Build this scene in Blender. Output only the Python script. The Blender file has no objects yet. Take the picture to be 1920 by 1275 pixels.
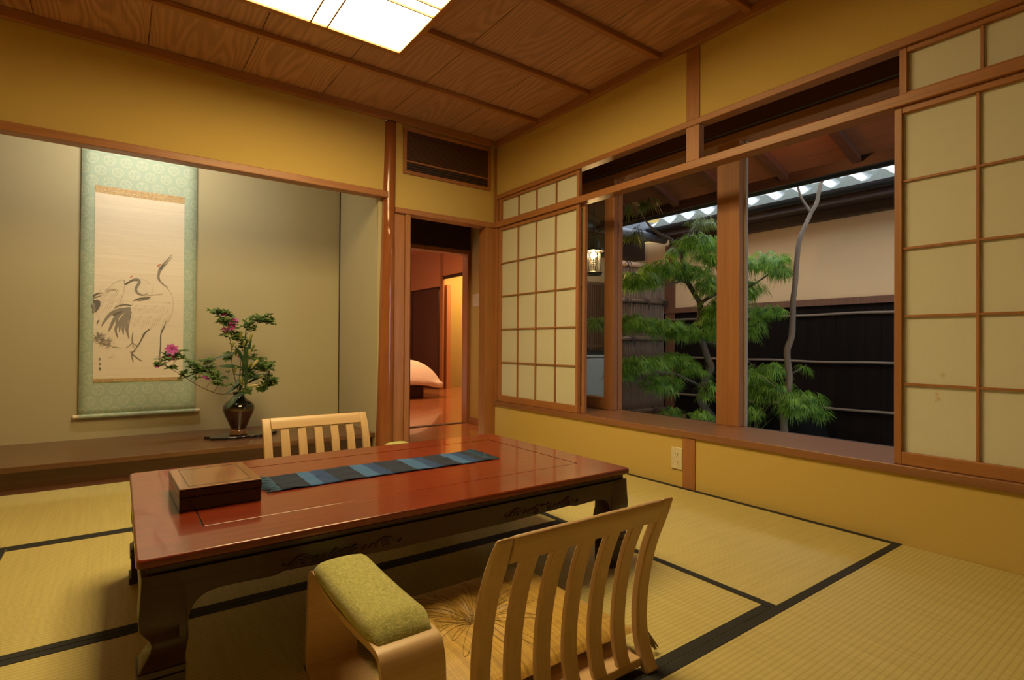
import bpy, bmesh, math, random
from mathutils import Vector, Matrix, noise as mnoise
SC = bpy.context.scene
COL = SC.collection
PI = math.pi
RND = random.Random(7)

# ------------------------------------------------------------------ camera (metres; X along the alcove wall, Y along the window wall)
FPX = 1009.914
R_ = Vector((0.80849214, -0.58846496, 0.00703276)); U_ = Vector((-0.01023613, -0.00211305, 0.99994538)); W_ = Vector((0.58841795, 0.80851996, 0.00773199))
CAMP = Vector((0, 0, 0.78))
def ray(x, y): return R_*((x-960)/FPX) - U_*((y-637.5)/FPX) + W_
def at(x, y, ax, val):            # the place where a sight line meets the plane ax = val
    d = ray(x, y); t = (val-CAMP[ax])/d[ax]; return CAMP + d*t
def atd(x, y, depth): return CAMP + ray(x, y)*depth

# ------------------------------------------------------------------ mesh builder
class MB:
    def __init__(s): s.v = []; s.f = []; s.m = []; s.mi = 0
    def add(s, vs, fs):
        b = len(s.v); s.v += [tuple(v) for v in vs]; s.f += [tuple(i+b for i in f) for f in fs]; s.m += [s.mi]*len(fs)
    def box(s, x0, x1, y0, y1, z0, z1):
        s.add([(x0,y0,z0),(x1,y0,z0),(x1,y1,z0),(x0,y1,z0),(x0,y0,z1),(x1,y0,z1),(x1,y1,z1),(x0,y1,z1)],
              [(0,3,2,1),(4,5,6,7),(0,1,5,4),(1,2,6,5),(2,3,7,6),(3,0,4,7)])
    def loft(s, secs, cap=True, closed=False):
        n = len(secs[0]); vs = [p for q in secs for p in q]; fs = []
        for i in range(len(secs)-1 + (1 if closed else 0)):
            a = i*n; b = ((i+1) % len(secs))*n
            for j in range(n):
                k = (j+1) % n; fs.append((a+j, a+k, b+k, b+j))
        if cap and not closed:
            fs.append(tuple(range(n-1, -1, -1))); fs.append(tuple(range((len(secs)-1)*n, len(secs)*n)))
        s.add(vs, fs)
    def extrude(s, pts, fn, d0, d1):   # pts = 2D outline, fn(u,v,d) -> 3D
        s.loft([[fn(u, v, d0) for u, v in pts], [fn(u, v, d1) for u, v in pts]])
    def tube(s, pts, rad, n=8, flat=1.0, up=None):
        pts = [Vector(p) for p in pts]; secs = []
        if not isinstance(rad, (list, tuple)): rad = [rad]*len(pts)
        ref = Vector(up) if up else Vector((0.13, 0.21, 1)).normalized()
        a = None
        for i, p in enumerate(pts):
            t = (pts[min(i+1, len(pts)-1)] - pts[max(i-1, 0)])
            if t.length < 1e-9: t = Vector((0, 0, 1))
            t.normalize()
            if a is None:
                a = t.cross(ref)
                if a.length < 1e-4: a = t.cross(Vector((1, 0, 0)))
            else: a = a - t*a.dot(t)
            a.normalize(); b = t.cross(a)
            secs.append([p + a*(math.cos(2*PI*k/n)*rad[i]) + b*(math.sin(2*PI*k/n)*rad[i]*flat) for k in range(n)])
        s.loft(secs)
    def lathe(s, prof, n=32, c=(0, 0, 0), ax=2):
        secs = []
        for r, h in prof:
            ring = []
            for k in range(n):
                a = 2*PI*k/n; x, y = r*math.cos(a), r*math.sin(a)
                p = [(x, y, h), None, None][0] if ax == 2 else ((h, x, y) if ax == 0 else (y, h, x))
                ring.append((p[0]+c[0], p[1]+c[1], p[2]+c[2]))
            secs.append(ring)
        s.loft(secs)
    def grid(s, nu, nv, fn, flip=False):
        vs = [fn(i/nu, j/nv) for i in range(nu+1) for j in range(nv+1)]; fs = []
        for i in range(nu):
            for j in range(nv):
                a = i*(nv+1)+j; f = (a, a+nv+1, a+nv+2, a+1)
                fs.append(f[::-1] if flip else f)
        s.add(vs, fs)
    def build(s, name, mats, parent=None, smooth=False, bevel=0, seg=2, sub=0, origin=None, solid=0):
        me = bpy.data.meshes.new(name)
        o0 = Vector(origin) if origin else Vector((0, 0, 0))
        me.from_pydata([tuple(Vector(v)-o0) for v in s.v], [], s.f)
        if not isinstance(mats, (list, tuple)): mats = [mats]
        for m in mats: me.materials.append(m)
        for p, mi in zip(me.polygons, s.m): p.material_index = mi
        bm = bmesh.new(); bm.from_mesh(me)
        bmesh.ops.recalc_face_normals(bm, faces=bm.faces); bm.to_mesh(me); bm.free()
        if smooth:
            for p in me.polygons: p.use_smooth = True
            if smooth is not True:
                try: me.set_sharp_from_angle(angle=math.radians(smooth))
                except Exception: pass
        o = bpy.data.objects.new(name, me); COL.objects.link(o); o.location = o0
        if parent: o.parent = parent
        if solid:
            md = o.modifiers.new('solid', 'SOLIDIFY'); md.thickness = solid; md.offset = 0
        if bevel:
            md = o.modifiers.new('bevel', 'BEVEL'); md.width = bevel; md.segments = seg; md.limit_method = 'ANGLE'; md.angle_limit = math.radians(40)
        if sub:
            md = o.modifiers.new('sub', 'SUBSURF'); md.levels = sub; md.render_levels = sub
        return o
def boxes(*bs):
    m = MB()
    for b in bs: m.box(*b)
    return m
def empty(name, loc=(0, 0, 0), rz=0):
    o = bpy.data.objects.new(name, None); COL.objects.link(o); o.location = loc; o.rotation_euler = (0, 0, rz); o.empty_display_size = .05
    return o
def T(o, label, cat, group=None, kind=None):
    o['label'] = label; o['category'] = cat
    if group: o['group'] = group
    if kind: o['kind'] = kind
    return o
def S(o): o['kind'] = 'structure'; return o
def copy_tree(o, parent=None):
    c = o.copy(); COL.objects.link(c)
    if parent: c.parent = parent
    for ch in [x for x in bpy.data.objects if x.parent == o]: copy_tree(ch, c)
    return c
def spline(pts, n=8):                # Catmull-Rom through tuples of any length
    out = []; P = [tuple(p) for p in pts]; P = [P[0]] + P + [P[-1]]
    for i in range(1, len(P)-2):
        for k in range(n):
            t = k/n; a, b, c, d = P[i-1], P[i], P[i+1], P[i+2]
            out.append(tuple(.5*((2*b[j]) + (-a[j]+c[j])*t + (2*a[j]-5*b[j]+4*c[j]-d[j])*t*t + (-a[j]+3*b[j]-3*c[j]+d[j])*t**3) for j in range(len(b))))
    out.append(P[-2]); return out

# ------------------------------------------------------------------ materials
class N:
    def __init__(s, name):
        s.m = bpy.data.materials.new(name); s.m.use_nodes = True; s.t = s.m.node_tree; s.p = s.t.nodes['Principled BSDF']; s.out = s.t.nodes['Material Output']
    def n(s, typ, **kw):
        x = s.t.nodes.new(typ)
        for k, v in kw.items():
            if k in x.inputs: x.inputs[k].default_value = v
            else: setattr(x, k, v)
        return x
    def l(s, a, b): s.t.links.new(a, b)
    def coord(s, scale=(1, 1, 1), kind='Object', rot=(0, 0, 0)):
        c = s.n('ShaderNodeTexCoord'); mp = s.n('ShaderNodeMapping'); mp.inputs['Scale'].default_value = scale; mp.inputs['Rotation'].default_value = rot
        s.l(c.outputs[kind], mp.inputs[0]); return mp.outputs[0]
    def ramp(s, fac, *stops):
        r = s.n('ShaderNodeValToRGB'); e = r.color_ramp.elements
        while len(e) > 1: e.remove(e[-1])
        e[0].position = stops[0][0]; e[0].color = (*stops[0][1], 1)
        for p, c in stops[1:]:
            x = e.new(p); x.color = (*c, 1)
        s.l(fac, r.inputs[0]); return r.outputs[0]
    def math(s, op, a, b=None, c=None):
        x = s.n('ShaderNodeMath', operation=op)
        for i, v in enumerate((a, b, c)):
            if v is None: continue
            if isinstance(v, (int, float)): x.inputs[i].default_value = v
            else: s.l(v, x.inputs[i])
        return x.outputs[0]
    def mix(s, fac, a, b, mode='MIX'):
        x = s.n('ShaderNodeMix', data_type='RGBA', blend_type=mode)
        for sock, v in ((x.inputs[0], fac), (x.inputs[6], a), (x.inputs[7], b)):
            if isinstance(v, (int, float)): sock.default_value = v
            elif isinstance(v, tuple): sock.default_value = (*v, 1)
            else: s.l(v, sock)
        return x.outputs[2]
    def noise(s, vec, scale=5, detail=4, rough=.55, dist=0):
        x = s.n('ShaderNodeTexNoise', Scale=scale, Detail=detail, Roughness=rough, Distortion=dist); s.l(vec, x.inputs['Vector']); return x.outputs[0]
    def base(s, v):
        if isinstance(v, tuple): s.p.inputs['Base Color'].default_value = (*v, 1)
        else: s.l(v, s.p.inputs['Base Color'])
    def bump(s, h, strength=.2, dist=.002):
        b = s.n('ShaderNodeBump', Strength=strength, Distance=dist); s.l(h, b.inputs['Height']); s.l(b.outputs[0], s.p.inputs['Normal'])
    def set(s, **kw):
        for k, v in kw.items(): s.p.inputs[k.replace('_', ' ')].default_value = v
        return s
def flat(name, c, rough=.5, **kw):
    a = N(name); v = a.coord((1, 1, 1)); f = a.noise(v, 40, 3)
    a.base(a.mix(f, tuple(x*.85 for x in c), tuple(min(1, x*1.15) for x in c))); a.set(Roughness=rough, **kw); return a.m
def wood(name, c1, c2, ax=0, rough=.45, k=1.0, coat=0, fine=70, bump=.06):
    a = N(name); sc = [fine*k, fine*k, fine*k]; sc[ax] = 2.2*k
    v = a.coord(tuple(sc)); f = a.noise(v, 1, 5, .6, .6)
    sc2 = [9*k]*3; sc2[ax] = .7*k
    g = a.noise(a.coord(tuple(sc2)), 1, 3, .5, .8)
    c = a.ramp(f, (.3, c1), (.72, c2)); a.base(a.mix(a.math('MULTIPLY', g, .5), c, tuple(x*.72 for x in c1)))
    a.set(Roughness=rough)
    if coat: a.set(Coat_Weight=coat, Coat_Roughness=.06)
    a.bump(f, bump); return a.m
M = {}
def plaster(name, c):
    a = N(name); v = a.coord()
    f = a.noise(v, 260, 4, .7); g = a.noise(v, 3, 3)
    a.base(a.mix(f, tuple(x*.88 for x in c), tuple(x*1.08 for x in c))); a.set(Roughness=.95); a.p.inputs['Specular IOR Level'].default_value = .15
    a.bump(a.math('ADD', f, a.math('MULTIPLY', g, .4)), .25, .001); return a.m
M['wall'] = plaster('juraku_plaster', (.58, .425, .135))
M['toko'] = plaster('alcove_plaster', (.47, .42, .255))
M['yellow'] = plaster('bedroom_alcove_plaster', (.52, .38, .13))
M['paperwall'] = plaster('pale_paper_wall', (.52, .45, .30))
M['cream'] = plaster('garden_plaster', (.62, .43, .23))
M['bedwall'] = plaster('bedroom_plaster', (.54, .24, .10))
for nm, ax in (('x', 0), ('y', 1), ('z', 2)):
    M['cedar_'+nm] = wood('cedar_'+nm, (.33, .135, .048), (.47, .205, .075), ax, .42)
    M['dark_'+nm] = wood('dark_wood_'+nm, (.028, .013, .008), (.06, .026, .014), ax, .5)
    M['walnut_'+nm] = wood('alcove_wood_'+nm, (.12, .05, .024), (.19, .085, .04), ax, .3, coat=.25)
    M['beech_'+nm] = wood('beech_'+nm, (.55, .37, .20), (.65, .45, .25), ax, .38, fine=110, bump=.03)
    M['rose_'+nm] = wood('rosewood_'+nm, (.13, .015, .0035), (.27, .035, .007), ax, .3, coat=.65, fine=90, bump=.02)
    M['soffit_'+nm] = wood('soffit_'+nm, (.26, .10, .042), (.36, .145, .06), ax, .6)
M['rafter'] = wood('rafter_wood', (.12, .045, .022), (.17, .065, .03), 0, .6)
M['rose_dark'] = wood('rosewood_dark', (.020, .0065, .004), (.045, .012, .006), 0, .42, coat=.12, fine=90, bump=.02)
M['sill'] = wood('window_sill', (.24, .10, .045), (.36, .16, .075), 1, .38, coat=.7)
M['sill'].node_tree.nodes['Principled BSDF'].inputs['Coat Roughness'].default_value = .3
M['inlay'] = flat('groove', (.012, .006, .005), .5)
M['log'] = wood('polished_log', (.25, .075, .022), (.34, .11, .034), 2, .2, fine=30, coat=.5, bump=.1)
# ceiling boards: broad cathedral grain, different on every board
a = N('ceiling_boards'); tc = a.n('ShaderNodeTexCoord'); sx = a.n('ShaderNodeSeparateXYZ'); a.l(tc.outputs['Object'], sx.inputs[0])
bi = a.math('FLOOR', a.math('DIVIDE', a.math('SUBTRACT', sx.outputs[0], .111), .485)); bx_ = a.math('SUBTRACT', a.math('SUBTRACT', sx.outputs[0], .111), a.math('MULTIPLY', bi, .485))
cx = a.math('MULTIPLY', a.math('SUBTRACT', bx_, .24), 1.0); cv = a.n('ShaderNodeCombineXYZ')
a.l(cx, cv.inputs[0]); a.l(a.math('MULTIPLY', a.math('ADD', sx.outputs[1], a.math('MULTIPLY', bi, 3.37)), .16), cv.inputs[1]); a.l(a.math('MULTIPLY', bi, 7.1), cv.inputs[2])
wn = a.n('ShaderNodeTexNoise', Scale=3.2, Detail=2.0); a.l(cv.outputs[0], wn.inputs['Vector'])
rings = a.math('SINE', a.math('MULTIPLY', a.math('ADD', a.math('MULTIPLY', wn.outputs[0], 1.0), a.math('MULTIPLY', a.math('MULTIPLY', cx, cx), 5.0)), 130))
fine = a.noise(a.coord((120, 3, 1)), 1, 4)
c = a.ramp(a.math('ADD', a.math('MULTIPLY', rings, .22), fine), (.3, (.36, .19, .13)), (.62, (.50, .27, .18)), (.85, (.54, .29, .20)))
tint = a.n('ShaderNodeTexWhiteNoise', noise_dimensions='1D'); a.l(bi, tint.inputs['W'])
a.base(a.mix(a.math('MULTIPLY', tint.outputs[0], .35), c, (.33, .17, .11))); a.set(Roughness=.5); a.bump(fine, .05); M['ceil'] = a.m
# tatami: ribs parallel to the mat's long side
def tatami(name, ax):
    a = N(name); sc = [1, 1, 1]
    tc = a.n('ShaderNodeTexCoord'); sx = a.n('ShaderNodeSeparateXYZ'); a.l(tc.outputs['Object'], sx.inputs[0])
    across = sx.outputs[1-ax]; along = sx.outputs[ax]
    rib = a.math('ABSOLUTE', a.math('SINE', a.math('MULTIPLY', across, PI/.0155)))
    st = a.math('SINE', a.math('MULTIPLY', along, 2*PI/.0045))
    s3 = [90, 90, 90]; s3[1-ax] = 3.0
    f = a.noise(a.coord(tuple(s3)), 1, 4, .65); g = a.noise(a.coord(), 2.2, 3)
    c = a.ramp(f, (.25, (.46, .40, .15)), (.75, (.61, .53, .225)))
    c = a.mix(a.math('MULTIPLY', g, .35), c, (.47, .375, .11))
    c = a.mix(a.math('MULTIPLY', a.math('SUBTRACT', 1.0, a.math('POWER', rib, .35)), .55), c, (.26, .19, .06))
    a.base(c); a.set(Roughness=.55); a.bump(a.math('ADD', a.math('POWER', rib, .5), a.math('MULTIPLY', st, .12)), .35, .0016); return a.m
M['tatami_x'] = tatami('tatami_x', 0); M['tatami_y'] = tatami('tatami_y', 1)
a = N('heri'); f = a.noise(a.coord((400, 400, 400)), 1, 2); a.base(a.mix(f, (.010, .011, .012), (.022, .023, .024))); a.set(Roughness=.85); M['heri'] = a.m
# paper
a = N('shoji_paper'); f = a.noise(a.coord((60, 60, 25)), 1, 5, .7); a.base(a.mix(f, (.74, .74, .61), (.80, .80, .67))); a.set(Roughness=.9)
tr = a.n('ShaderNodeBsdfTranslucent'); tr.inputs[0].default_value = (.75, .70, .56, 1); mx = a.n('ShaderNodeMixShader'); mx.inputs[0].default_value = .25
a.l(a.p.outputs[0], mx.inputs[1]); a.l(tr.outputs[0], mx.inputs[2]); a.l(mx.outputs[0], a.out.inputs[0]); M['paper'] = a.m
def spot_paper():
    m = M['paper'].copy(); m.name = 'spotted_shoji_paper'; t = m.node_tree; p = t.nodes['Principled BSDF']; src = p.inputs['Base Color'].links[0].from_socket
    tc = t.nodes.new('ShaderNodeTexCoord'); acc = None
    for px, py, rad in ((1768, 703, .0075), (1757, 739, .0065), (1760, 748, .0075), (1755, 752, .004)):
        w = at(px, py, 0, 2.533); d = t.nodes.new('ShaderNodeVectorMath'); d.operation = 'DISTANCE'; t.links.new(tc.outputs['Object'], d.inputs[0]); d.inputs[1].default_value = (.0208, w.y-(-.139+.985/2), w.z-.3133)
        r = t.nodes.new('ShaderNodeMapRange'); r.inputs[1].default_value = rad*1.5; r.inputs[2].default_value = rad*.5; r.inputs[3].default_value = 0; r.inputs[4].default_value = .55; t.links.new(d.outputs['Value'], r.inputs[0])
        if acc is None: acc = r.outputs[0]
        else:
            mx = t.nodes.new('ShaderNodeMath'); mx.operation = 'MAXIMUM'; t.links.new(acc, mx.inputs[0]); t.links.new(r.outputs[0], mx.inputs[1]); acc = mx.outputs[0]
    c = t.nodes.new('ShaderNodeMix'); c.data_type = 'RGBA'; t.links.new(acc, c.inputs[0]); t.links.new(src, c.inputs[6]); c.inputs[7].default_value = (.55, .40, .10, 1); t.links.new(c.outputs[2], p.inputs['Base Color']); return m
M['paperspot'] = spot_paper()
M['lightedge'] = flat('pale_edge', (.42, .36, .30), .4)
# clear glass pane
a = N('window_glass'); fr = a.n('ShaderNodeFresnel', IOR=1.5); tp = a.n('ShaderNodeBsdfTransparent'); tp.inputs[0].default_value = (.93, .96, .95, 1)
gl = a.n('ShaderNodeBsdfGlossy'); gl.inputs['Roughness'].default_value = 0.0; mx = a.n('ShaderNodeMixShader')
ge = a.n('ShaderNodeNewGeometry'); a.l(a.math('MULTIPLY', fr.outputs[0], a.math('SUBTRACT', 1.0, ge.outputs['Backfacing'])), mx.inputs[0]); a.l(tp.outputs[0], mx.inputs[1]); a.l(gl.outputs[0], mx.inputs[2]); a.l(mx.outputs[0], a.out.inputs[0]); M['glass'] = a.m
def emit(name, c, s):
    a = N(name); e = a.n('ShaderNodeEmission'); e.inputs[0].default_value = (*c, 1); e.inputs[1].default_value = s; a.l(e.outputs[0], a.out.inputs[0]); return a.m
LAMP_C = (1.0, .735, .33)
M['lamp'] = emit('lamp_paper', LAMP_C, 21.0)
M['bulb'] = emit('lantern_bulb', (1, .56, .22), 900)
M['black'] = flat('black_lacquer', (.008, .007, .007), .12, Coat_Weight=.6)
M['blackmat'] = flat('dark_metal', (.012, .012, .013), .5)
M['grey'] = flat('grey_metal', (.25, .27, .30), .35, Metallic=.7)
M['ivory'] = flat('ivory_plastic', (.66, .60, .42), .4)
M['slot'] = flat('slot', (.05, .04, .03), .6)
M['boxtop'] = wood('box_wood', (.20, .075, .03), (.28, .12, .05), 0, .18, coat=.5, fine=50)
M['boxside'] = wood('box_side', (.010, .005, .004), (.020, .008, .006), 0, .2, coat=.4)
def weave(name, c1, c2, sc, rough=.9, sheen=0.0):
    a = N(name); f = a.noise(a.coord((sc, sc*.25, sc)), 1, 2, .6); g = a.noise(a.coord((sc*.25, sc, sc)), 1, 2, .6)
    h = a.math('MULTIPLY', f, g); h = a.math('MULTIPLY', h, 2.2)
    a.base(a.ramp(h, (.25, c1), (.8, c2))); a.set(Roughness=rough, Sheen_Weight=sheen); a.bump(h, .5, .0015); return a.m
M['green_cloth'] = weave('green_upholstery', (.27, .27, .075), (.47, .46, .16), 320, .95, .2)
a = N('gold_silk'); f = a.noise(a.coord((6, 500, 20)), 1, 3); s1 = a.noise(a.coord((150, 1.5, 3)), 1, 1, .4)
a.base(a.ramp(a.math('ADD', a.math('MULTIPLY', f, .5), a.math('MULTIPLY', s1, .5)), (.36, (.33, .19, .022)), (.64, (.60, .38, .065)))); a.set(Roughness=.42, Sheen_Weight=.3); a.bump(f, .15, .001); M['silk'] = a.m
M['thread'] = flat('dark_thread', (.10, .05, .015), .7)
M['tassel'] = flat('tassel_thread', (.30, .20, .07), .8)
# blue striped runner: bands across its length
a = N('indigo_stripes'); tc = a.n('ShaderNodeTexCoord'); sx = a.n('ShaderNodeSeparateXYZ'); a.l(tc.outputs['Object'], sx.inputs[0])
bands = [(0, 'd'), (.085, 'l'), (.125, 'm'), (.175, 'd'), (.263, 'l'), (.313, 'm'), (.355, 'd'), (.447, 'l'), (.50, 'm'), (.545, 'd'), (.622, 'l'), (.665, 'm'), (.705, 'd')]
cc = {'d': (.012, .024, .066), 'm': (.018, .060, .21), 'l': (.052, .15, .39)}
r = a.n('ShaderNodeValToRGB'); r.color_ramp.interpolation = 'CONSTANT'; e = r.color_ramp.elements; e[0].position = 0; e[0].color = (*cc['d'], 1); e.remove(e[1])
for p, k in bands[1:]:
    x = e.new(p/.79); x.color = (*cc[k], 1)
a.l(a.math('DIVIDE', sx.outputs[0], .79), r.inputs[0]); f = a.noise(a.coord((150, 700, 1)), 1, 3, .7)
a.base(a.mix(.75, r.outputs[0], a.ramp(f, (.2, (.35, .35, .35)), (.8, (1, 1, 1))), 'MULTIPLY')); a.set(Roughness=.95); a.bump(f, .5, .002); M['runner'] = a.m
M['fringe'] = flat('indigo_fringe', (.035, .085, .17), .95)
# scroll
a = N('celadon_brocade'); tc = a.n('ShaderNodeTexCoord'); sx = a.n('ShaderNodeSeparateXYZ'); a.l(tc.outputs['Object'], sx.inputs[0])
P = .092; row = a.math('FLOOR', a.math('DIVIDE', sx.outputs[2], P*.8)); off = a.math('MULTIPLY', a.math('MODULO', a.math('ABSOLUTE', row), 2.0), P*.5)
ux = a.math('SUBTRACT', a.math('MODULO', a.math('ADD', a.math('ADD', sx.outputs[0], off), 10*P), P), P*.5)
uz = a.math('SUBTRACT', a.math('MODULO', a.math('ADD', sx.outputs[2], 20*P*.8), P*.8), P*.4)
rr = a.math('SQRT', a.math('ADD', a.math('MULTIPLY', ux, ux), a.math('MULTIPLY', uz, uz)))
ang = a.math('ARCTAN2', uz, ux); wob = a.math('ADD', .029, a.math('MULTIPLY', a.math('SINE', a.math('MULTIPLY', ang, 8.0)), .0012))
ring = a.math('SUBTRACT', 1.0, a.math('MINIMUM', a.math('DIVIDE', a.math('ABSOLUTE', a.math('SUBTRACT', rr, wob)), .005), 1.0))
fl = a.math('MULTIPLY', a.math('GREATER_THAN', a.math('SINE', a.math('ADD', a.math('MULTIPLY', ang, 3.0), a.math('MULTIPLY', rr, 160))), .25), a.math('LESS_THAN', rr, .021))
msk = a.math('MINIMUM', a.math('ADD', ring, a.math('MULTIPLY', fl, .55)), 1.0)
f = a.noise(a.coord((30, 30, 400)), 1, 3)
a.base(a.mix(a.math('MULTIPLY', msk, .6), a.mix(f, (.33, .43, .31), (.40, .50, .37)), (.62, .64, .46))); a.set(Roughness=.6, Sheen_Weight=.2); a.bump(f, .1, .001); M['brocade'] = a.m
a = N('gold_brocade'); f = a.noise(a.coord((110, 110, 110)), 1, 2, .6, 2.5); a.base(a.ramp(f, (.42, (.36, .22, .085)), (.6, (.62, .46, .2)))); a.set(Roughness=.5); M['goldcloth'] = a.m
a = N('aged_silk'); f = a.noise(a.coord((1.2, 1, 17)), 1, 3, .55, .9); g = a.noise(a.coord((3, 3, 3)), 1, 3)
a.base(a.mix(g, a.mix(f, (.74, .67, .50), (.79, .72, .56)), (.74, .64, .48))); a.set(Roughness=.75); a.bump(f, .6, .004); M['silkpaper'] = a.m
M['ink'] = flat('ink', (.16, .145, .12), .9); M['inkpale'] = flat('ink_wash', (.44, .385, .29), .9); M['inkmid'] = flat('ink_mid', (.28, .25, .20), .9); M['red'] = flat('crown_red', (.55, .13, .06), .9)
M['ivoryend'] = flat('ivory_roller', (.72, .60, .36), .35)
# plants and vase
M['vase'] = N('brown_glaze'); a = M['vase']; tc = a.n('ShaderNodeTexCoord'); sx = a.n('ShaderNodeSeparateXYZ'); a.l(tc.outputs['Object'], sx.inputs[0])
f = a.noise(a.coord((8, 8, 3)), 1, 3); h = a.math('ADD', sx.outputs[2], a.math('MULTIPLY', a.math('SUBTRACT', f, .5), .035))
a.base(a.ramp(a.math('DIVIDE', h, .28), (0, (.14, .06, .025)), (.1, (.15, .065, .03)), (.16, (.05, .02, .010)), (.56, (.045, .02, .010)), (.62, (.06, .027, .012)), (.66, (.008, .006, .006)), (1, (.006, .005, .005)))); a.set(Roughness=.1, Coat_Weight=.6); M['vase'] = a.m
def leafm(name, c1, c2, tr=.3, rough=.45):
    a = N(name); f = a.noise(a.coord((14, 14, 14)), 1, 2); col = a.ramp(f, (.35, c1), (.65, c2)); a.base(col); a.set(Roughness=rough)
    t = a.n('ShaderNodeBsdfTranslucent'); a.l(col, t.inputs[0]); mx = a.n('ShaderNodeMixShader'); mx.inputs[0].default_value = tr
    a.l(a.p.outputs[0], mx.inputs[1]); a.l(t.outputs[0], mx.inputs[2]); a.l(mx.outputs[0], a.out.inputs[0]); return a.m
M['azalea'] = leafm('azalea_leaf', (.045, .11, .016), (.16, .28, .05))
M['lilyleaf'] = leafm('lily_leaf', (.020, .055, .020), (.045, .10, .035))
M['bud'] = leafm('lily_bud', (.22, .27, .05), (.42, .42, .13))
M['budopen'] = leafm('lily_bud_pale', (.50, .45, .14), (.66, .60, .28))
M['pink'] = leafm('azalea_flower', (.42, .04, .26), (.62, .10, .42))
M['twig'] = flat('twig', (.11, .06, .03), .8)
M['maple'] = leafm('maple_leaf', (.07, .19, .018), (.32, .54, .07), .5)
M['mapleshade'] = leafm('maple_leaf_shade', (.07, .11, .018), (.13, .16, .03), .4)  # darker leaf copy: dimness under the eave is put into its colour
M['bark'] = wood('bark', (.055, .045, .032), (.15, .12, .085), 2, .9, fine=60, bump=.5)
M['bark2'] = wood('pale_bark', (.10, .075, .05), (.22, .17, .12), 2, .9, fine=60, bump=.5)
M['fence'] = wood('charred_cedar', (.006, .0035, .0025), (.014, .008, .005), 2, .85, fine=45)
M['fence'].node_tree.nodes['Principled BSDF'].inputs['Specular IOR Level'].default_value = .12
M['fencebar'] = wood('weathered_bamboo', (.16, .11, .07), (.26, .19, .13), 1, .5)
M['bamboo'] = wood('old_bamboo', (.12, .075, .045), (.20, .13, .08), 2, .5, fine=60)
M['bamboorail'] = wood('pale_bamboo', (.34, .22, .13), (.46, .31, .19), 0, .5)
M['lattice'] = wood('lattice_wood', (.12, .05, .024), (.20, .085, .04), 2, .6)
M['culm'] = flat('green_bamboo', (.30, .36, .16), .4)
M['tile'] = flat('roof_tile', (.30, .32, .32), .22, Coat_Weight=.8)
M['tileface'] = flat('roof_tile_face', (.20, .24, .21), .5)
M['moss'] = flat('garden_soil', (.020, .020, .012), .95)
M['white'] = flat('white_enamel', (.46, .46, .46), .5)
M['sheet'] = flat('white_cotton', (.78, .70, .62), .85)
a = N('bedroom_boards'); tc = a.n('ShaderNodeTexCoord'); sx = a.n('ShaderNodeSeparateXYZ'); a.l(tc.outputs['Object'], sx.inputs[0])
bi = a.math('FLOOR', a.math('DIVIDE', sx.outputs[1], .12)); wnz = a.n('ShaderNodeTexWhiteNoise', noise_dimensions='1D'); a.l(bi, wnz.inputs['W'])
f = a.noise(a.coord((3, 70, 1)), 1, 4); a.base(a.mix(a.math('MULTIPLY', wnz.outputs[0], .45), a.ramp(f, (.3, (.36, .135, .05)), (.7, (.47, .19, .075))), (.30, .10, .035))); a.set(Roughness=.18, Coat_Weight=.3); M['boards'] = a.m
M['bamboostick'] = wood('stick_screen', (.30, .26, .22), (.45, .40, .34), 2, .8, fine=60)

# ------------------------------------------------------------------ room shell
XW, YB, ZC, XL, YF = 2.508, 3.685, 2.45, -1.5, -1.7
S(boxes((XL-.1, XW, YF-.1, YB+.02, -.10, -.055)).build('floor', M['walnut_x']))
c = MB()
xs = [.111+.485*i for i in range(-4, 6)]; xs[0] = XL-.05; xs[-1] = XW+.03
for i in range(len(xs)-1): c.box(xs[i]+.0025, xs[i+1]-.0025, YF-.05, YB+.02, ZC, ZC+.02)
c.box(XL-.05, XW+.03, YF-.05, YB+.02, ZC+.014, ZC+.06)
S(c.build('ceiling', M['ceil']))
for i, y in enumerate((3.11, 2.555, 1.985, 1.435, .88, .33, -.23, -.79, -1.35)):
    S(boxes((XL, XW-.002, y, y+.036, ZC-.03, ZC-.0005)).build('trim_%d' % (i+1), M['cedar_x'], bevel=.004))
S(boxes((XL, XW-.05, YB-.028, YB+.01, ZC-.052, ZC-.0005)).build('trim_10', M['cedar_x'], bevel=.003))
S(boxes((XW-.028, XW+.006, YF, YB-.03, ZC-.052, ZC-.0005)).build('trim_11', M['cedar_y'], bevel=.003))
# back wall: panel over the alcove, panel over the doorway
S(boxes((XL, 1.545, YB+.012, YB+.08, 1.87, ZC), (1.60, XW+.05, YB+.012, YB+.08, 1.765, ZC)).build('wall_back', M['wall']))
S(boxes((XL-.1, XL, YF-.1, YB+1.0, -.06, ZC+.05)).build('wall_left', M['wall']))
S(boxes((XL-.1, XW+.1, YF-.1, YF, -.06, ZC+.05)).build('wall_front', M['paperwall']))
# window wall: plaster above and below the opening, solid beyond the last screen
RY0 = -.14
S(boxes((XW+.002, XW+.055, YF, YB+.02, 2.0, ZC+.02), (XW+.002, XW+.055, YF, YB+.02, -.06, .28), (XW+.002, XW+.055, YF, RY0, .28, 2.0)).build('wall_right', M['wall']))
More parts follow.
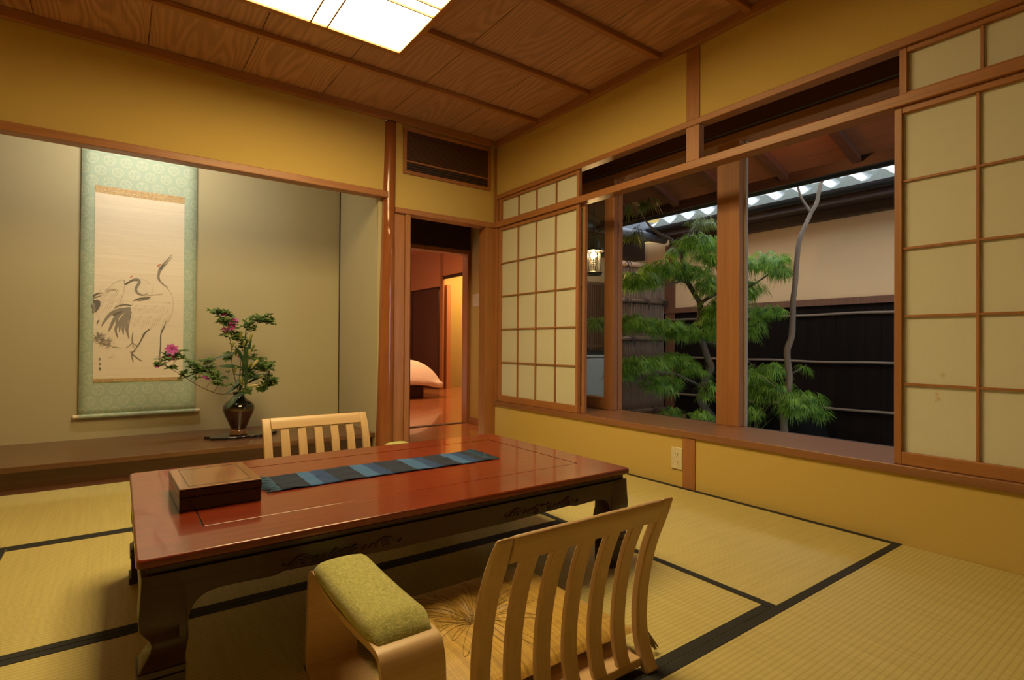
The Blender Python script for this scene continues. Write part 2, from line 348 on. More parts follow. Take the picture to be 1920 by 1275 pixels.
# alcove
S(boxes((XL, 1.56, 4.55, 4.63, .0, 2.40)).build('wall_alcove_back', M['toko']))
S(boxes((1.50, 1.56, YB+.03, 4.55, .0, 2.40)).build('wall_alcove_side', M['toko']))
S(boxes((XL, 1.56, YB+.08, 4.63, 2.36, 2.42)).build('wall_alcove_top', M['toko']))
S(boxes((XL, 1.4995, 3.738, 4.549, .101, .131)).build('alcove_platform', M['walnut_x'], bevel=.003))
S(boxes((XL, 1.4995, 3.80, 3.84, -.02, .1005)).build('alcove_riser', M['walnut_x']))
S(boxes((XL, 1.50, YB+.008, 3.80, -.06, .002)).build('trim_12', M['walnut_x']))
S(boxes((1.494, 1.4995, 4.538, 4.549, .132, 2.36)).build('trim_13', M['dark_z']))
# alcove beam
S(boxes((XL, 1.552, 3.655, 3.745, 1.830, 1.8765)).build('beam_alcove', M['cedar_x'], bevel=.004))
# polished log post
m = MB(); secs = []
for i in range(121):
    z = -.01+i*(ZC-.045)/120; k = i/120; r = .064-.022*k; cxp = 1.559+.021*k
    ring = []
    for j in range(24):
        th = 2*PI*j/24; bump = .0035*mnoise.noise(Vector((math.cos(th)*1.3, math.sin(th)*1.3, z*2.0)))
        for kz, ka, am in ((1.56, -1.75, .009), (1.47, -1.55, .006), (1.66, -1.9, .005), (1.05, -1.2, .004), (.7, -2.1, .004)):
            bump += am*math.exp(-((z-kz)/.04)**2 - ((th-2*PI-ka+PI) % (2*PI)-PI)**2/.12)
        ring.append((cxp+(r+bump)*math.cos(th), 3.705+(r+bump)*math.sin(th), z))
    secs.append(ring)
m.loft(secs); S(m.build('pillar_alcove', M['log'], smooth=True))
# doorway
S(boxes((1.618, 1.697, 3.69, 3.76, -.02, 1.742)).build('trim_14', M['cedar_z'], bevel=.003))
S(boxes((1.698, 1.738, 3.675, 3.80, -.02, 1.735)).build('trim_15', M['cedar_z'], bevel=.003))
S(boxes((1.615, XW-.004, 3.668, 3.775, 1.737, 1.776)).build('trim_16', M['cedar_x'], bevel=.003))
S(boxes((2.405, XW+.05, 3.68, 3.775, -.02, 1.7365)).build('trim_17', M['cedar_z'], bevel=.003))
S(boxes((XW-.016, XW-.001, 3.672, 3.69, 1.7765, ZC-.053)).build('trim_18', M['cedar_z']))
# window wall woodwork
S(boxes((XW-.010, XW+.06, YF, YB-.002, 1.972, 2.006)).build('trim_19', M['cedar_y'], bevel=.003))
mm = boxes((XW-.014, XW+.070, YF, YB-.002, 1.738, 1.781))
S(mm.build('beam_lintel', M['cedar_y'], bevel=.003))
S(boxes((XW-.006, XW+.04, 1.745, 1.827, 1.7815, 1.9715), (XW-.006, XW+.02, 1.745, 1.827, 2.0065, ZC-.054)).build('pillar_window', M['cedar_z'], bevel=.003))
S(boxes((XW-.006, XW+.04, 1.762, 1.842, -.03, .2765)).build('trim_20', M['cedar_z'], bevel=.003))
S(boxes((XW-.012, 2.92, RY0-.2, YB-.002, .2770, .3130)).build('windowsill', M['sill'], bevel=.003))
S(boxes((XW-.004, XW+.05, 3.655, YB+.03, .3135, 1.7375), (XW-.004, XW+.05, 3.655, YB+.03, 1.7815, 1.9715)).build('trim_21', M['cedar_z'], bevel=.003))
# outer window bay
S(boxes((XW+.056, 3.0, RY0-.2, YB-.03, 2.24, 2.30)).build('ceiling_bay', M['walnut_y']))
S(boxes((2.885, 2.955, RY0-.2, 3.70, 2.012, 2.24)).build('beam_bay', M['walnut_y']))
S(boxes((2.86, 2.955, RY0-.2, 3.70, 1.968, 2.010)).build('trim_22', M['cedar_y'], bevel=.003))
S(boxes((2.852, 2.858, RY0-.2, 3.64, 2.018, 2.024)).build('trim_23', M['grey']))
S(boxes((XW+.06, 2.955, RY0-.24, RY0-.2, .25, 2.24)).build('wall_bay_near', M['dark_z']))
S(boxes((XW+.06, 2.955, 3.66, 3.70, .0, 2.24)).build('wall_bay_far', M['dark_z']))
S(boxes((2.876, 2.955, 1.736, 1.880, .3135, 2.011)).build('pillar_bay', M['cedar_z'], bevel=.003))
S(boxes((2.89, 2.95, RY0-.2, 3.69, .02, .312)).build('wall_bay_base', M['dark_y']))
# two glass sashes slid together to the left; the rest of the window stands open
for i, xx in enumerate((2.862, 2.912)):
    w3 = S(empty('window_%d' % (i+1), (xx, 3.15, .313)))
    boxes((-.022, .022, 2.677-3.15, 2.768-3.15, .001, 1.654), (-.022, .022, 3.57-3.15, 3.655-3.15, .001, 1.654)).build('sash_stile', M['cedar_z'], w3, bevel=.003)
    boxes((-.020, .020, 2.768-3.15, 3.57-3.15, .001, .082), (-.020, .020, 2.768-3.15, 3.57-3.15, 1.58, 1.654)).build('sash_rail', M['cedar_y'], w3, bevel=.003)
    boxes((-.003, .003, 2.765-3.15, 3.572-3.15, .080, 1.582)).build('glass_pane', M['glass'], w3)
S(boxes((2.925, 2.945, 1.722, 1.7355, .3135, 1.967)).build('trim_35', M['lightedge']))

# ------------------------------------------------------------------ tatami mats
def mat(x0, x1, y0, y1, long, edges, label):
    t = empty('tatami_mat', ((x0+x1)/2, (y0+y1)/2, -.053)); ox, oy = (x0+x1)/2, (y0+y1)/2
    boxes((x0-ox+.0008, x1-ox-.0008, y0-oy+.0008, y1-oy-.0008, 0, .053)).build('woven_surface', M['tatami_x' if long == 0 else 'tatami_y'], t)
    h = .0285
    for e in edges:
        b = {'y0': (x0+.0008, x1-.0008, y0+.0008, y0+h), 'y1': (x0+.0008, x1-.0008, y1-h, y1-.0008), 'x0': (x0+.0008, x0+h, y0+.0008, y1-.0008), 'x1': (x1-h, x1-.0008, y0+.0008, y1-.0008)}[e]
        boxes((b[0]-ox, b[1]-ox, b[2]-oy, b[3]-oy, .0531, .0544)).build('cloth_border', M['heri'], t)
    T(t, label, 'tatami mat', 'tatami mats')
mat(.63, 2.506, -.105, .842, 0, ('y0', 'y1'), 'tatami mat before the shoji with the yellow spots, ribs running toward the wall')
mat(1.573, 2.506, .843, 2.738, 1, ('x0', 'x1'), 'tatami mat lying along the window wall beneath the power outlet')
mat(-.335, 1.572, .843, 1.790, 0, ('y0', 'y1'), 'tatami mat under the legless chair seen from behind and the near table legs')
mat(-.335, 1.572, 1.791, 2.738, 0, ('y0', 'y1'), 'tatami mat under the far half of the red table')
mat(-.80, 1.110, 2.739, 3.692, 0, ('y0',), 'tatami mat along the alcove step behind the table')
mat(1.111, 2.506, 2.739, 3.692, 0, ('y0',), 'tatami mat in the corner in front of the doorway, mostly hidden by the table')
mat(-1.28, -.336, .843, 2.738, 1, ('x0', 'x1'), 'tatami mat showing only a sliver of black border at the photo edge beside the table')
S(boxes((-1.28, .629, -.105, .842, -.053, 0), (-1.48, -.801, 2.739, 3.692, -.053, 0), (-1.48, 2.506, -1.69, -.106, -.053, 0)).build('floor_near', M['tatami_x']))

# ------------------------------------------------------------------ shoji screens (local x = out of the room, y along the wall)
def shoji(w, h, cols, rows, name, label, group, y_near, z, x, stile=.026, top=.026, bot=.05, cat='shoji screen', paper='paper'):
    t = empty(name, (x, y_near+w/2, z)); t_ = .026; k = .0085
    for s in (-1, 1):
        y = s*(w/2-stile/2); boxes((0, t_, y-stile/2, y+stile/2, .001, h-.001)).build('stile', M['cedar_z'], t, bevel=.002)
    iw = w-2*stile
    boxes((.001, t_-.001, -iw/2, iw/2, .001, bot)).build('bottom_rail', M['cedar_y'], t, bevel=.002)
    boxes((.001, t_-.001, -iw/2, iw/2, h-top, h-.001)).build('top_rail', M['cedar_y'], t, bevel=.002)
    g = MB()
    for i in range(1, cols):
        y = -iw/2+iw*i/cols
        if rows == 1: boxes((.008, .020, y-k/2, y+k/2, bot, h-top)).build('lattice_bar', M['cedar_z'], t)
        else: g.box(.008, .020, y-k/2, y+k/2, bot, h-top)
    ih = h-top-bot
    for j in range(1, rows):
        zz = bot+ih*j/rows; g.box(.0095, .0185, -iw/2, iw/2, zz-k/2, zz+k/2)
    if rows > 1: g.build('lattice', M['cedar_z'], t)
    boxes((.0205, .0215, -iw/2, iw/2, bot, h-top)).build('paper', M[paper], t)
    T(t, label, cat, group); return t
G = 'shoji screens along the window wall'
shoji(.955, 1.4235, 4, 5, 'shoji_screen', 'tall shoji screen of narrow panes between the doorway corner and the open window', G, 2.692, .3133, XW+.004)
a2 = shoji(.955, 1.4235, 4, 5, 'shoji_screen', 'second shoji screen slid behind the one by the doorway corner, only its edge showing', G, 2.660, .3133, XW+.034)
shoji(.985, 1.4235, 4, 5, 'shoji_screen', 'tall shoji screen with faint yellow spots on two lower panes of its paper', G, -.139, .3133, XW+.004, paper='paperspot')
shoji(.955, .1905, 4, 1, 'transom_shoji', 'low four-pane transom shoji above the screen by the doorway corner', 'transom shoji above the lintel', 2.690, 1.7812, XW+.006, bot=.012, top=.02, cat='transom screen')
shoji(.965, .1905, 4, 1, 'transom_shoji', 'low transom shoji above the screen with the yellow spots', 'transom shoji above the lintel', -.135, 1.7812, XW+.006, bot=.012, top=.02, cat='transom screen')

# ------------------------------------------------------------------ ceiling lamp
lx, ly, lz = .793, 2.107, 2.378
t = T(empty('ceiling_lamp', (lx, ly, ZC)), 'large rectangular paper and wood ceiling lamp, brightly lit', 'ceiling lamp'); hx, hy = .468, .688; ix, iy = .434, .654; z0 = lz-ZC
boxes((-hx, hx, -hy, -iy, z0, -.001), (-hx, hx, iy, hy, z0, -.001), (-hx, -ix, -iy, iy, z0, -.001), (ix, hx, -iy, iy, z0, -.001)).build('lamp_frame', M['cedar_x'], t, bevel=.003)
boxes((-ix, ix, -iy, iy, z0+.012, z0+.016)).build('paper_shade', M['lamp'], t)
for d in (-.041, .041): boxes((d-.004, d+.004, -iy, iy, z0+.001, z0+.011)).build('lattice_bar', M['cedar_y'], t)
for d in (.179, .261, -.261, -.179): boxes((-ix, ix, d-.004, d+.004, z0+.001, z0+.011)).build('lattice_bar', M['cedar_x'], t)

# ------------------------------------------------------------------ ventilation grille over the door
t = T(empty('air_vent', (2.068, YB+.012, 2.215)), 'wooden slatted air vent grille set high above the doorway', 'vent')
x0, x1, zz0, zz1 = -.388, .388, -.176, .172; f = .026
boxes((x0, x1, -.014, -.0005, zz1-f, zz1), (x0, x1, -.014, -.0005, zz0, zz0+f), (x0, x0+f, -.014, -.0005, zz0+f, zz1-f), (x1-f, x1, -.014, -.0005, zz0+f, zz1-f), (x0+f, x1-f, -.013, -.0005, -.086, -.073)).build('vent_frame', M['cedar_x'], t, bevel=.002)
g = MB()
for i in range(18):
    z = -.066+i*.0117; g.box(x0+f, x1-f, -.010, -.003, z, z+.0058)
for i in range(3):
    z = -.101-.020*i; g.box(x0+f, x1-f, -.010, -.003, z, z+.004)
g.build('slats', M['walnut_x'], t)
boxes((x0+f, x1-f, -.0025, -.0006, zz0+f, zz1-f)).build('dark_backing', M['blackmat'], t)
# outlet and switch
t = T(empty('power_outlet', (XW+.002, 1.880, .154)), 'ivory double power outlet low on the window wall beside the short post', 'outlet')
boxes((-.008, -.0003, -.036, .036, -.06, .06)).build('cover_plate', M['ivory'], t, bevel=.004)
for z in (.021, -.021):
    q = boxes((-.0095, -.0078, -.017, .017, z-.017, z+.017)).build('socket', M['ivory'], t, bevel=.001)
    boxes((-.0100, -.0094, -.0085, -.006, z-.007, z+.007), (-.0100, -.0094, .006, .0085, z-.006, z+.006)).build('slot', M['slot'], q)
t = T(empty('light_switch', (2.7995, 4.44, 1.205)), 'pale double light switch plate on the passage wall through the doorway', 'light switch')
boxes((-.008, -.0003, -.058, .058, -.062, .062)).build('cover_plate', M['ivory'], t, bevel=.004)
for y in (-.024, .024): boxes((-.0115, -.0078, y-.018, y+.018, -.034, .034)).build('switch_key', M['ivory'], t, bevel=.001)

# ------------------------------------------------------------------ low table
TX0, TX1, TY0, TY1, TZ = .03, 1.482, 1.31, 2.205, .34
tc_ = ((TX0+TX1)/2, (TY0+TY1)/2, 0); HX, HY = (TX1-TX0)/2, (TY1-TY0)/2
tb = T(empty('low_table', tc_), 'low glossy red-brown lacquered table with carved aprons and curved legs', 'table')
def rrect(hx, hy, r, n=5):
    o = []
    for cxs, cys, a0 in ((1, 1, 0), (-1, 1, PI/2), (-1, -1, PI), (1, -1, 1.5*PI)):
        for k in range(n+1):
            a_ = a0+PI/2*k/n; o.append((cxs*(hx-r)+r*math.cos(a_), cys*(hy-r)+r*math.sin(a_)))
    return o
# top: rim with a moulded edge, recessed groove, centre panel
gx0, gx1, gy0, gy1 = .163-tc_[0], 1.378-tc_[0], 1.472-tc_[1], 2.072-tc_[1]
m = MB(); secs = []
for ins, z in ((.020, .3165), (.006, .3185), (0, .3235), (0, .3345), (.0008, .3372), (.0022, .3391), (.0042, TZ)):
    secs.append([(x, y, z) for x, y in rrect(HX-ins, HY-ins, .014)])
m.loft(secs, cap=False); n_ = len(secs[0]); m.f.append(tuple(range(n_-1, -1, -1))); m.m.append(0)
outer = list(range((len(secs)-1)*n_, len(secs)*n_))
inner_v = [(gx1, gy1, TZ), (gx0, gy1, TZ), (gx0, gy0, TZ), (gx1, gy0, TZ)]; b = len(m.v); m.v += inner_v
k = n_//4
for q in range(4):
    seg = outer[q*k:(q+1)*k]
    m.f.append(tuple(seg)+(b+q,)); m.m.append(0)
    m.f.append((seg[-1], outer[((q+1)*k) % n_], b+(q+1) % 4, b+q)); m.m.append(0)
gz = TZ-.004; b2 = len(m.v); m.v += [(x, y, gz) for x, y, z in inner_v]
for q in range(4): m.f.append((b+q, b+(q+1) % 4, b2+(q+1) % 4, b2+q)); m.m.append(0)
top = m.build('tabletop', M['rose_x'], tb, smooth=35)
for p in top.data.polygons:
    if p.normal.z > .98: p.use_smooth = False
boxes((gx0, gx1, gy0, gy1, gz-.0005, gz+.0008)).build('groove', M['inlay'], top)
e_ = .0042
boxes((gx0+e_, gx1-e_, gy0+e_, gy1-e_, gz+.0008, TZ-.0003)).build('centre_panel', M['rose_x'], top, bevel=.001)
ins = .018
boxes((-HX+ins, HX-ins, -HY+ins, HY-ins, .302, .3164)).build('waist', M['rose_dark'], tb, bevel=.002)
def apron(L, fn, parent):
    o = [(-L, .302), (L, .302)]; q = L-.013; pr = [(q, .165), (q-.002, .185), (q-.007, .212), (q-.020, .234), (q-.043, .246), (q-.08, .249), (q-.16, .2465), (q-.175, .247), (q-.19, .2505), (q-.205, .2515), (q-.45, .2435)]
    pr = [(L, .165)]+spline(pr, 4)
    o += pr + [(-x, z) for x, z in reversed(pr)]
    m = MB(); m.extrude(o, fn, 0, .024); return m.build('apron', M['rose_dark'], parent, bevel=.003)
ai = .008
aprons = [apron(HX-.076, lambda u, v, d: (u, -HY+ai+d, v), tb), apron(HX-.076, lambda u, v, d: (u, HY-ai-d, v), tb),
          apron(HY-.076, lambda u, v, d: (-HX+ai+d, u, v), tb), apron(HY-.076, lambda u, v, d: (HX-ai-d, u, v), tb)]
def scroll_curves():
    C = []
    def spiral(cx, cz, r0, turns, a0, sgn): return [(cx+r0*(1-.75*i/28)*math.cos(a0+sgn*turns*2*PI*i/28), cz+r0*(1-.75*i/28)*math.sin(a0+sgn*turns*2*PI*i/28)) for i in range(29)]
    for s in (-1, 1):
        C.append([(s*u, v) for u, v in [(.150, .272), (.146, .264), (.138, .262), (.130, .268), (.118, .279), (.104, .283), (.092, .278), (.080, .272)]])
        C.append([(s*u, v) for u, v in spiral(.108, .268, .011, 1.3, 1.2, 1)])
        C.append([(s*u, v) for u, v in spline([(.080, .262), (.070, .272), (.060, .262), (.052, .271), (.042, .263), (.034, .273), (.024, .279), (.012, .273), (.0, .277)], 5)])
        C.append([(s*u, v) for u, v in spiral(.026, .264, .008, 1.1, -.5, -1)])
    return C
for cx0 in (-.30, .33):
    m = MB()
    for cv_ in scroll_curves(): m.tube([(cx0+u*.98, -HY+ai-.0005, v-.003) for u, v in cv_], .0034, 6)
    m.build('carved_scroll', M['rose_dark'], aprons[0], smooth=True)
def leg_mesh(sx, sy):
    prof = [(.302, 0, .040), (.25, .001, .041), (.215, .002, .0425), (.195, .001, .042), (.178, -.005, .039), (.160, -.011, .0345), (.147, -.013, .033), (.134, -.009, .034), (.122, -.003, .037), (.112, .001, .040), (.110, .001, .0405), (.108, .003, .043), (.100, .003, .043), (.098, .001, .041), (.094, .001, .041), (.092, .003, .043), (.082, .003, .043), (.080, .0015, .0415), (.020, .0015, .0415), (.018, .004, .044), (.0, .004, .044)]
    m = MB(); secs = []
    cx_, cy_ = HX-.006-.043, HY-.006-.043
    for z, o, hw in prof:
        secs.append([(sx*(cx_+o)+x, sy*(cy_+o)+y, z) for x, y in rrect(hw, hw, .004, 2)])
    m.loft(secs); return m
for sx in (-1, 1):
    for sy in (-1, 1): leg_mesh(sx, sy).build('leg', M['rose_dark'], tb, smooth=40)

# ------------------------------------------------------------------ runner, box
t = T(empty('table_runner', (.392, 1.69, TZ)), 'indigo striped woven table runner with fringed ends lying on the table', 'table runner')
RL, RW = .745, .19
def rz(u, v): return .0022+.0035*max(0, mnoise.noise(Vector((u*9, v*5, 3.1))))*1.4 + .003*max(0, math.sin(u*26+v*5)*.5)
def rpt(u, v, dz=0):
    x = u*RL; y = v*RW + .010*math.sin(u*5.0)*.6 + .012*u; return (x, y+.004*mnoise.noise(Vector((u*12, v*1.2, 0))), rz(u, v)+dz)
m = MB(); m.grid(90, 16, lambda i, j: rpt(i, j)); m.build('cloth', M['runner'], t, smooth=True, solid=.0022)
for s in (0, 1):
    m = MB()
    for k in range(34):
        v = (k+.5)/34; p = rpt(s, v); d = -1 if s == 0 else 1; L = RND.uniform(.034, .056); w = RND.uniform(-.012, .012)
        m.tube([(p[0]-d*.002, p[1], .003), (p[0]+d*L*.5, p[1]+w*.6, .0035+RND.random()*.003), (p[0]+d*L, p[1]+w, .0018)], [.0021, .0021, .0012], 5)
    m.build('fringe', M['fringe'], t, smooth=True)
t = T(empty('lacquer_box', (.222, 1.755, TZ), math.radians(1.5)), 'flat dark wooden lidded box on the table beside the fringed runner', 'box')
bxw, bxd = .098, .132
boxes((-bxw, bxw, -bxd+.002, bxd-.002, .0006, .036)).build('box_body', M['boxside'], t, bevel=.002)
lid = boxes((-bxw-.001, bxw+.001, -bxd, bxd, .0368, .056)).build('lid', [M['boxside']], t, bevel=.0025)
boxes((-bxw, bxw, -bxd+.001, bxd-.001, .0561, .0602)).build('lid_top', M['boxtop'], lid, bevel=.003)
q = .022; w_ = .0012
boxes((-bxw+q, bxw-q, -bxd+q, -bxd+q+w_, .0603, .0606), (-bxw+q, bxw-q, bxd-q-w_, bxd-q, .0603, .0606), (-bxw+q, -bxw+q+w_, -bxd+q, bxd-q, .0603, .0606), (bxw-q-w_, bxw-q, -bxd+q, bxd-q, .0603, .0606)).build('inlaid_line', M['inlay'], lid)

# ------------------------------------------------------------------ legless chairs
CURVE = spline([(-.022, .0), (.004, .05), (.015, .12), (.006, .22), (-.020, .32), (-.068, .425)], 6)
def cpt(z):
    for (y0, z0), (y1, z1) in zip(CURVE, CURVE[1:]):
        if z0 <= z <= z1: return y0+(y1-y0)*(z-z0)/(z1-z0)
    return CURVE[-1][0]
def strip_(x0, x1, z0, z1, th=.020, n=14, roundtop=False, taper=0):
    m = MB(); secs = []
    for i in range(n+1):
        z = z0+(z1-z0)*i/n; y = cpt(z); tt = th
        dz = .01; sl = (cpt(min(z+dz, .425))-cpt(max(z-dz, 0)))/(min(z+dz, .425)-max(z-dz, 0)); nn = Vector((0, 1, -sl)).normalized()
        if roundtop and i > n-3: tt = th*(.9 if i == n-2 else .72 if i == n-1 else .35)
        a_ = Vector((0, y, z))-nn*tt/2; b_ = Vector((0, y, z))+nn*tt/2; e = taper*(1-i/n)
        secs.append([(x0-e, a_.y, a_.z), (x1+e, a_.y, a_.z), (x1+e, b_.y, b_.z), (x0-e, b_.y, b_.z)])
    m.loft(secs); return m
def make_chair(loc, rz_, label):
    t = T(empty('legless_chair', loc, rz_), label, 'chair', 'legless floor chairs'); W = .249
    for s in (-1, 1):
        x0, x1 = (-W, -W+.037) if s < 0 else (W-.037, W)
        strip_(x0, x1, .0, .425, .022, 18, True).build('back_stile', M['beech_z'], t, smooth=35, bevel=.004)
    strip_(-W+.037, W-.037, .374, .425, .022, 8, True).build('top_rail', M['beech_x'], t, smooth=35, bevel=.002)
    inner = 2*W-.074; sw = .038; gap = (inner-5*sw)/6
    for i in range(5):
        x0 = -W+.037+gap+i*(sw+gap); strip_(x0, x0+sw, .030, .3745, .014, 14).build('back_slat', M['beech_z'], t, smooth=35, bevel=.002)
    boxes((-W+.037, W-.037, -.008, .022, .012, .034)).build('bottom_rail', M['beech_x'], t, bevel=.003)
    m = MB(); o = [(x, y+.23) for x, y in rrect(W-.006, .21, .05, 5)]
    m.extrude(o, lambda u, v, d: (u, v, d), .004, .020); m.build('seat', M['beech_y'], t, bevel=.003)
    return t
make_chair((.802, .868, 0), 0, 'legless beech chair seen from behind with a gold cushion on its seat')
make_chair((.782, 2.632, 0), PI, 'legless beech chair facing us across the table in front of the alcove')
def make_arm(loc, rz_, label):
    t = T(empty('armrest', loc, rz_), label, 'armrest', 'padded armrests'); hw = .061; Ln = .235; th = .013
    def outl(off):
        pts = []
        o = [(-Ln+.015, 0.0), (-Ln, .014), (-Ln+.004, .09), (-Ln+.008, .17), (-Ln+.016, .222), (-Ln+.045, .246), (-.09, .240), (0, .236), (.09, .240), (Ln-.045, .250), (Ln-.014, .230), (Ln-.006, .17), (Ln, .09), (Ln+.004, .014), (Ln-.012, 0.0), (0, 0.0)]
        o = spline(o+[o[0]], 4)[:-1]
        c_ = Vector((0, .12)); n = len(o); out = []
        for i, p in enumerate(o):
            tg = Vector(o[(i+1) % n])-Vector(o[i-1]); nm = Vector((-tg.y, tg.x)).normalized()
            if nm.dot(Vector(p)-c_) > 0: nm = -nm
            out.append(Vector(p)+nm*off)
        return out
    a_, b_ = outl(0), outl(th); m = MB(); secs = []
    for p, q in zip(a_, b_): secs.append([(-hw, p.x, p.y), (hw, p.x, p.y), (hw, q.x, q.y), (-hw, q.x, q.y)])
    m.loft(secs, closed=True); m.build('bent_wood_frame', M['beech_x'], t, smooth=40, bevel=.003)
    m = MB(); secs = []
    for i in range(25):
        u = i/24; y = -.185+.385*u; zb = .2375+.006*((y-.0)/.19)**2+.004*u; e = min(1, math.sin(PI*min(u, 1-u)/.12/2) if min(u, 1-u) < .12 else 1); e = max(e, .12)
        w = (hw-.001)*(.86+.14*e); hh = .036*e
        secs.append([(x*1.0, y, zb+max(0.0, z)) for x, z in [(-w, 0), (w, 0), (w*1.02, hh*.35), (w*.97, hh*.72), (w*.8, hh*.93), (w*.4, hh*1.03), (0, hh*1.05), (-w*.4, hh*1.03), (-w*.8, hh*.93), (-w*.97, hh*.72), (-w*1.02, hh*.35)]])
    m.loft(secs); m.build('green_pad', M['green_cloth'], t, smooth=60)
    t_ = t.children
    return t
make_arm((.425, 1.090, 0), 0, 'bentwood armrest with wholly visible green pad beside the gold cushion')
make_arm((1.150, 2.44, 0), PI, 'armrest whose green pad just peeks over the far table edge by the doorway')

# zabuton cushion
t = T(empty('floor_cushion', (.786, 1.168, .0205)), 'gold silk floor cushion with stitched flower lines on the near chair', 'cushion')
CW, CD = .29, .245
DX, DY = -.13, .06
def cush(u, v, top=True):
    x = (u*2-1); y = (v*2-1); k = (1-abs(x)**3.2)*(1-abs(y)**3.2); hh = .034*max(0, k)**.5
    r = math.hypot(x-DX, y-DY); dip = .024*math.exp(-(r/.19)**2)
    pin = 1-.045*(1-abs(x)**2)*abs(y)**4; pin2 = 1-.045*(1-abs(y)**2)*abs(x)**4
    z = .032+(hh-dip*(1 if top else 0)+.005*mnoise.noise(Vector((x*3, y*3, 1)))*k+.0042*math.cos(9*math.atan2(y-DY, x-DX)+1.5*mnoise.noise(Vector((x*2, y*2, 5))))*math.exp(-((r-.32)/.24)**2)*k if top else -hh*.85)
    return Vector((x*CW*pin2, y*CD*pin, z))
m = MB(); m.grid(48, 48, lambda u, v: cush(u, v)); m.grid(24, 24, lambda u, v: cush(u, v, False), True)
m.build('cushion_body', M['silk'], t, smooth=True)
m = MB()
for k in range(22):
    a0 = 2*PI*k/22+.07; L = .085+.11*((k*7) % 5)/4; hw = .075
    pts = []
    for i in range(25):
        s = i/24; rr_ = .012+(L)*math.sin(PI*s)**.62; aa = a0+hw*math.cos(PI*s)*(1 if s < 2 else 1)*(1.0)
        px_, py_ = rr_*math.cos(aa)*1.12, rr_*math.sin(aa)*1.05
        p = cush((px_/CW+1+DX)/2, (py_/CD+1+DY)/2); pts.append((p.x, p.y, p.z+.0009))
    m.tube(pts, .00042, 5)
m.build('embroidery', M['thread'], t, smooth=True)
m = MB()
for k in range(9):
    an = RND.uniform(0, 2*PI); p0 = cush(.5+DX/2, .5+DY/2); m.tube([(p0.x, p0.y, p0.z), (p0.x+.012*math.cos(an), p0.y+.012*math.sin(an), p0.z+.010), (p0.x+.026*math.cos(an+.5), p0.y+.026*math.sin(an+.5), p0.z+.006)], .0013, 5)
m.build('centre_tuft', flat('tuft_thread', (.40, .33, .2), .8), t, smooth=True)
for sx in (-1, 1):
    for sy in (-1, 1):
        m = MB()
        for k in range(16):
            w1_, w2_ = RND.uniform(-.010, .010), RND.uniform(-.010, .010); q = (sx*(CW-.004), sy*(CD-.004), .032)
            m.tube([q, (q[0]+sx*.022+w1_*.4, q[1]+sy*.014+w2_*.4, .030), (q[0]+sx*.030+w1_, q[1]+sy*.034+w2_, -.006)], .0013, 4)
        m.build('corner_tassel', M['tassel'], t, smooth=True)

# ------------------------------------------------------------------ hanging scroll
SY = 4.528
t = T(empty('hanging_scroll', (.115, SY, .27)), 'tall hanging scroll with two ink cranes on a celadon brocade mount', 'scroll')
lo = Vector((.115, SY, .27))
def sheet(x0, x1, z0, z1, yo, nx=12, nz=40, amp=.0012):
    m = MB(); m.grid(nx, nz, lambda u, v: (x0+(x1-x0)*u-lo.x, yo+amp*mnoise.noise(Vector((u*1.5, v*26, 0)))+.003*math.cos(PI*(2*u-1)), z0+(z1-z0)*v-lo.z)); return m
sheet(-.216, .444, .285, 2.13, .004).build('brocade_mount', M['brocade'], t, smooth=True, solid=.0016)
sheet(-.143, .367, .528, 1.775, .0012).build('painting_silk', M['silkpaper'], t, smooth=True)
m = sheet(-.143, .367, 1.772, 1.822, .001); n0 = MB(); n0.v = m.v; n0.f = m.f; n0.m = m.m; n0.build('gold_band', M['goldcloth'], t, smooth=True)
sheet(-.143, .367, .505, .529, .001).build('gold_band', M['goldcloth'], t, smooth=True)
m = MB(); m.lathe([(.001, -.331), (.014, -.331), (.0145, 0), (.014, .331), (.001, .331)], 20, (0, .002, .012), 0); m.build('roller', M['brocade'], t, smooth=40)
for s in (-1, 1):
    m = MB(); m.lathe([(.001, s*.331), (.0125, s*.331), (.0125, s*.352), (.0135, s*.357), (.011, s*.361), (.001, s*.361)], 20, (0, .002, .012), 0); m.build('roller_end', M['ivoryend'], t, smooth=40)
# the painted cranes (thin brush strokes lying on the silk)
def c6(x, y): return (130+x/4.552, 520+y/4.552)
def c5(x, y): return (130+x/4.904, 270+y/4.904)
BR = {'ink': MB(), 'inkmid': MB(), 'inkpale': MB(), 'red': MB()}
NS = [0]
def stroke(pts, w0, w1, kind='ink', wm=None, n=6):
    P3 = [at(x, y, 1, SY) for x, y in pts]; P2 = spline([(p.x-lo.x, p.z-lo.z) for p in P3], n) if len(P3) > 2 else [(p.x-lo.x, p.z-lo.z) for p in P3]
    k = len(P2); vs = []; NS[0] += 1
    for i, (x, z) in enumerate(P2):
        a_ = P2[max(i-1, 0)]; b_ = P2[min(i+1, k-1)]; tx, tz = b_[0]-a_[0], b_[1]-a_[1]; ln = math.hypot(tx, tz) or 1; u = i/(k-1)
        w = (w0+(w1-w0)*u) if wm is None else (w0*(1-u)*(1-2*u)+4*wm*u*(1-u)+w1*u*(2*u-1)); w = max(w, .0004)/2
        xx = (x+lo.x+.143)/.51; yb = .0012+.003*math.cos(PI*(2*xx-1))-.0017-.00006*(NS[0] % 9)
        vs += [(x-tz/ln*w, yb, z+tx/ln*w), (x+tz/ln*w, yb, z-tx/ln*w)]
    BR[kind].add(vs, [(2*i, 2*i+1, 2*i+3, 2*i+2) for i in range(k-1)])
S6 = lambda pts, *a_, **k_: stroke([c6(*p) for p in pts], *a_, **k_)
S5 = lambda pts, *a_, **k_: stroke([c5(*p) for p in pts], *a_, **k_)
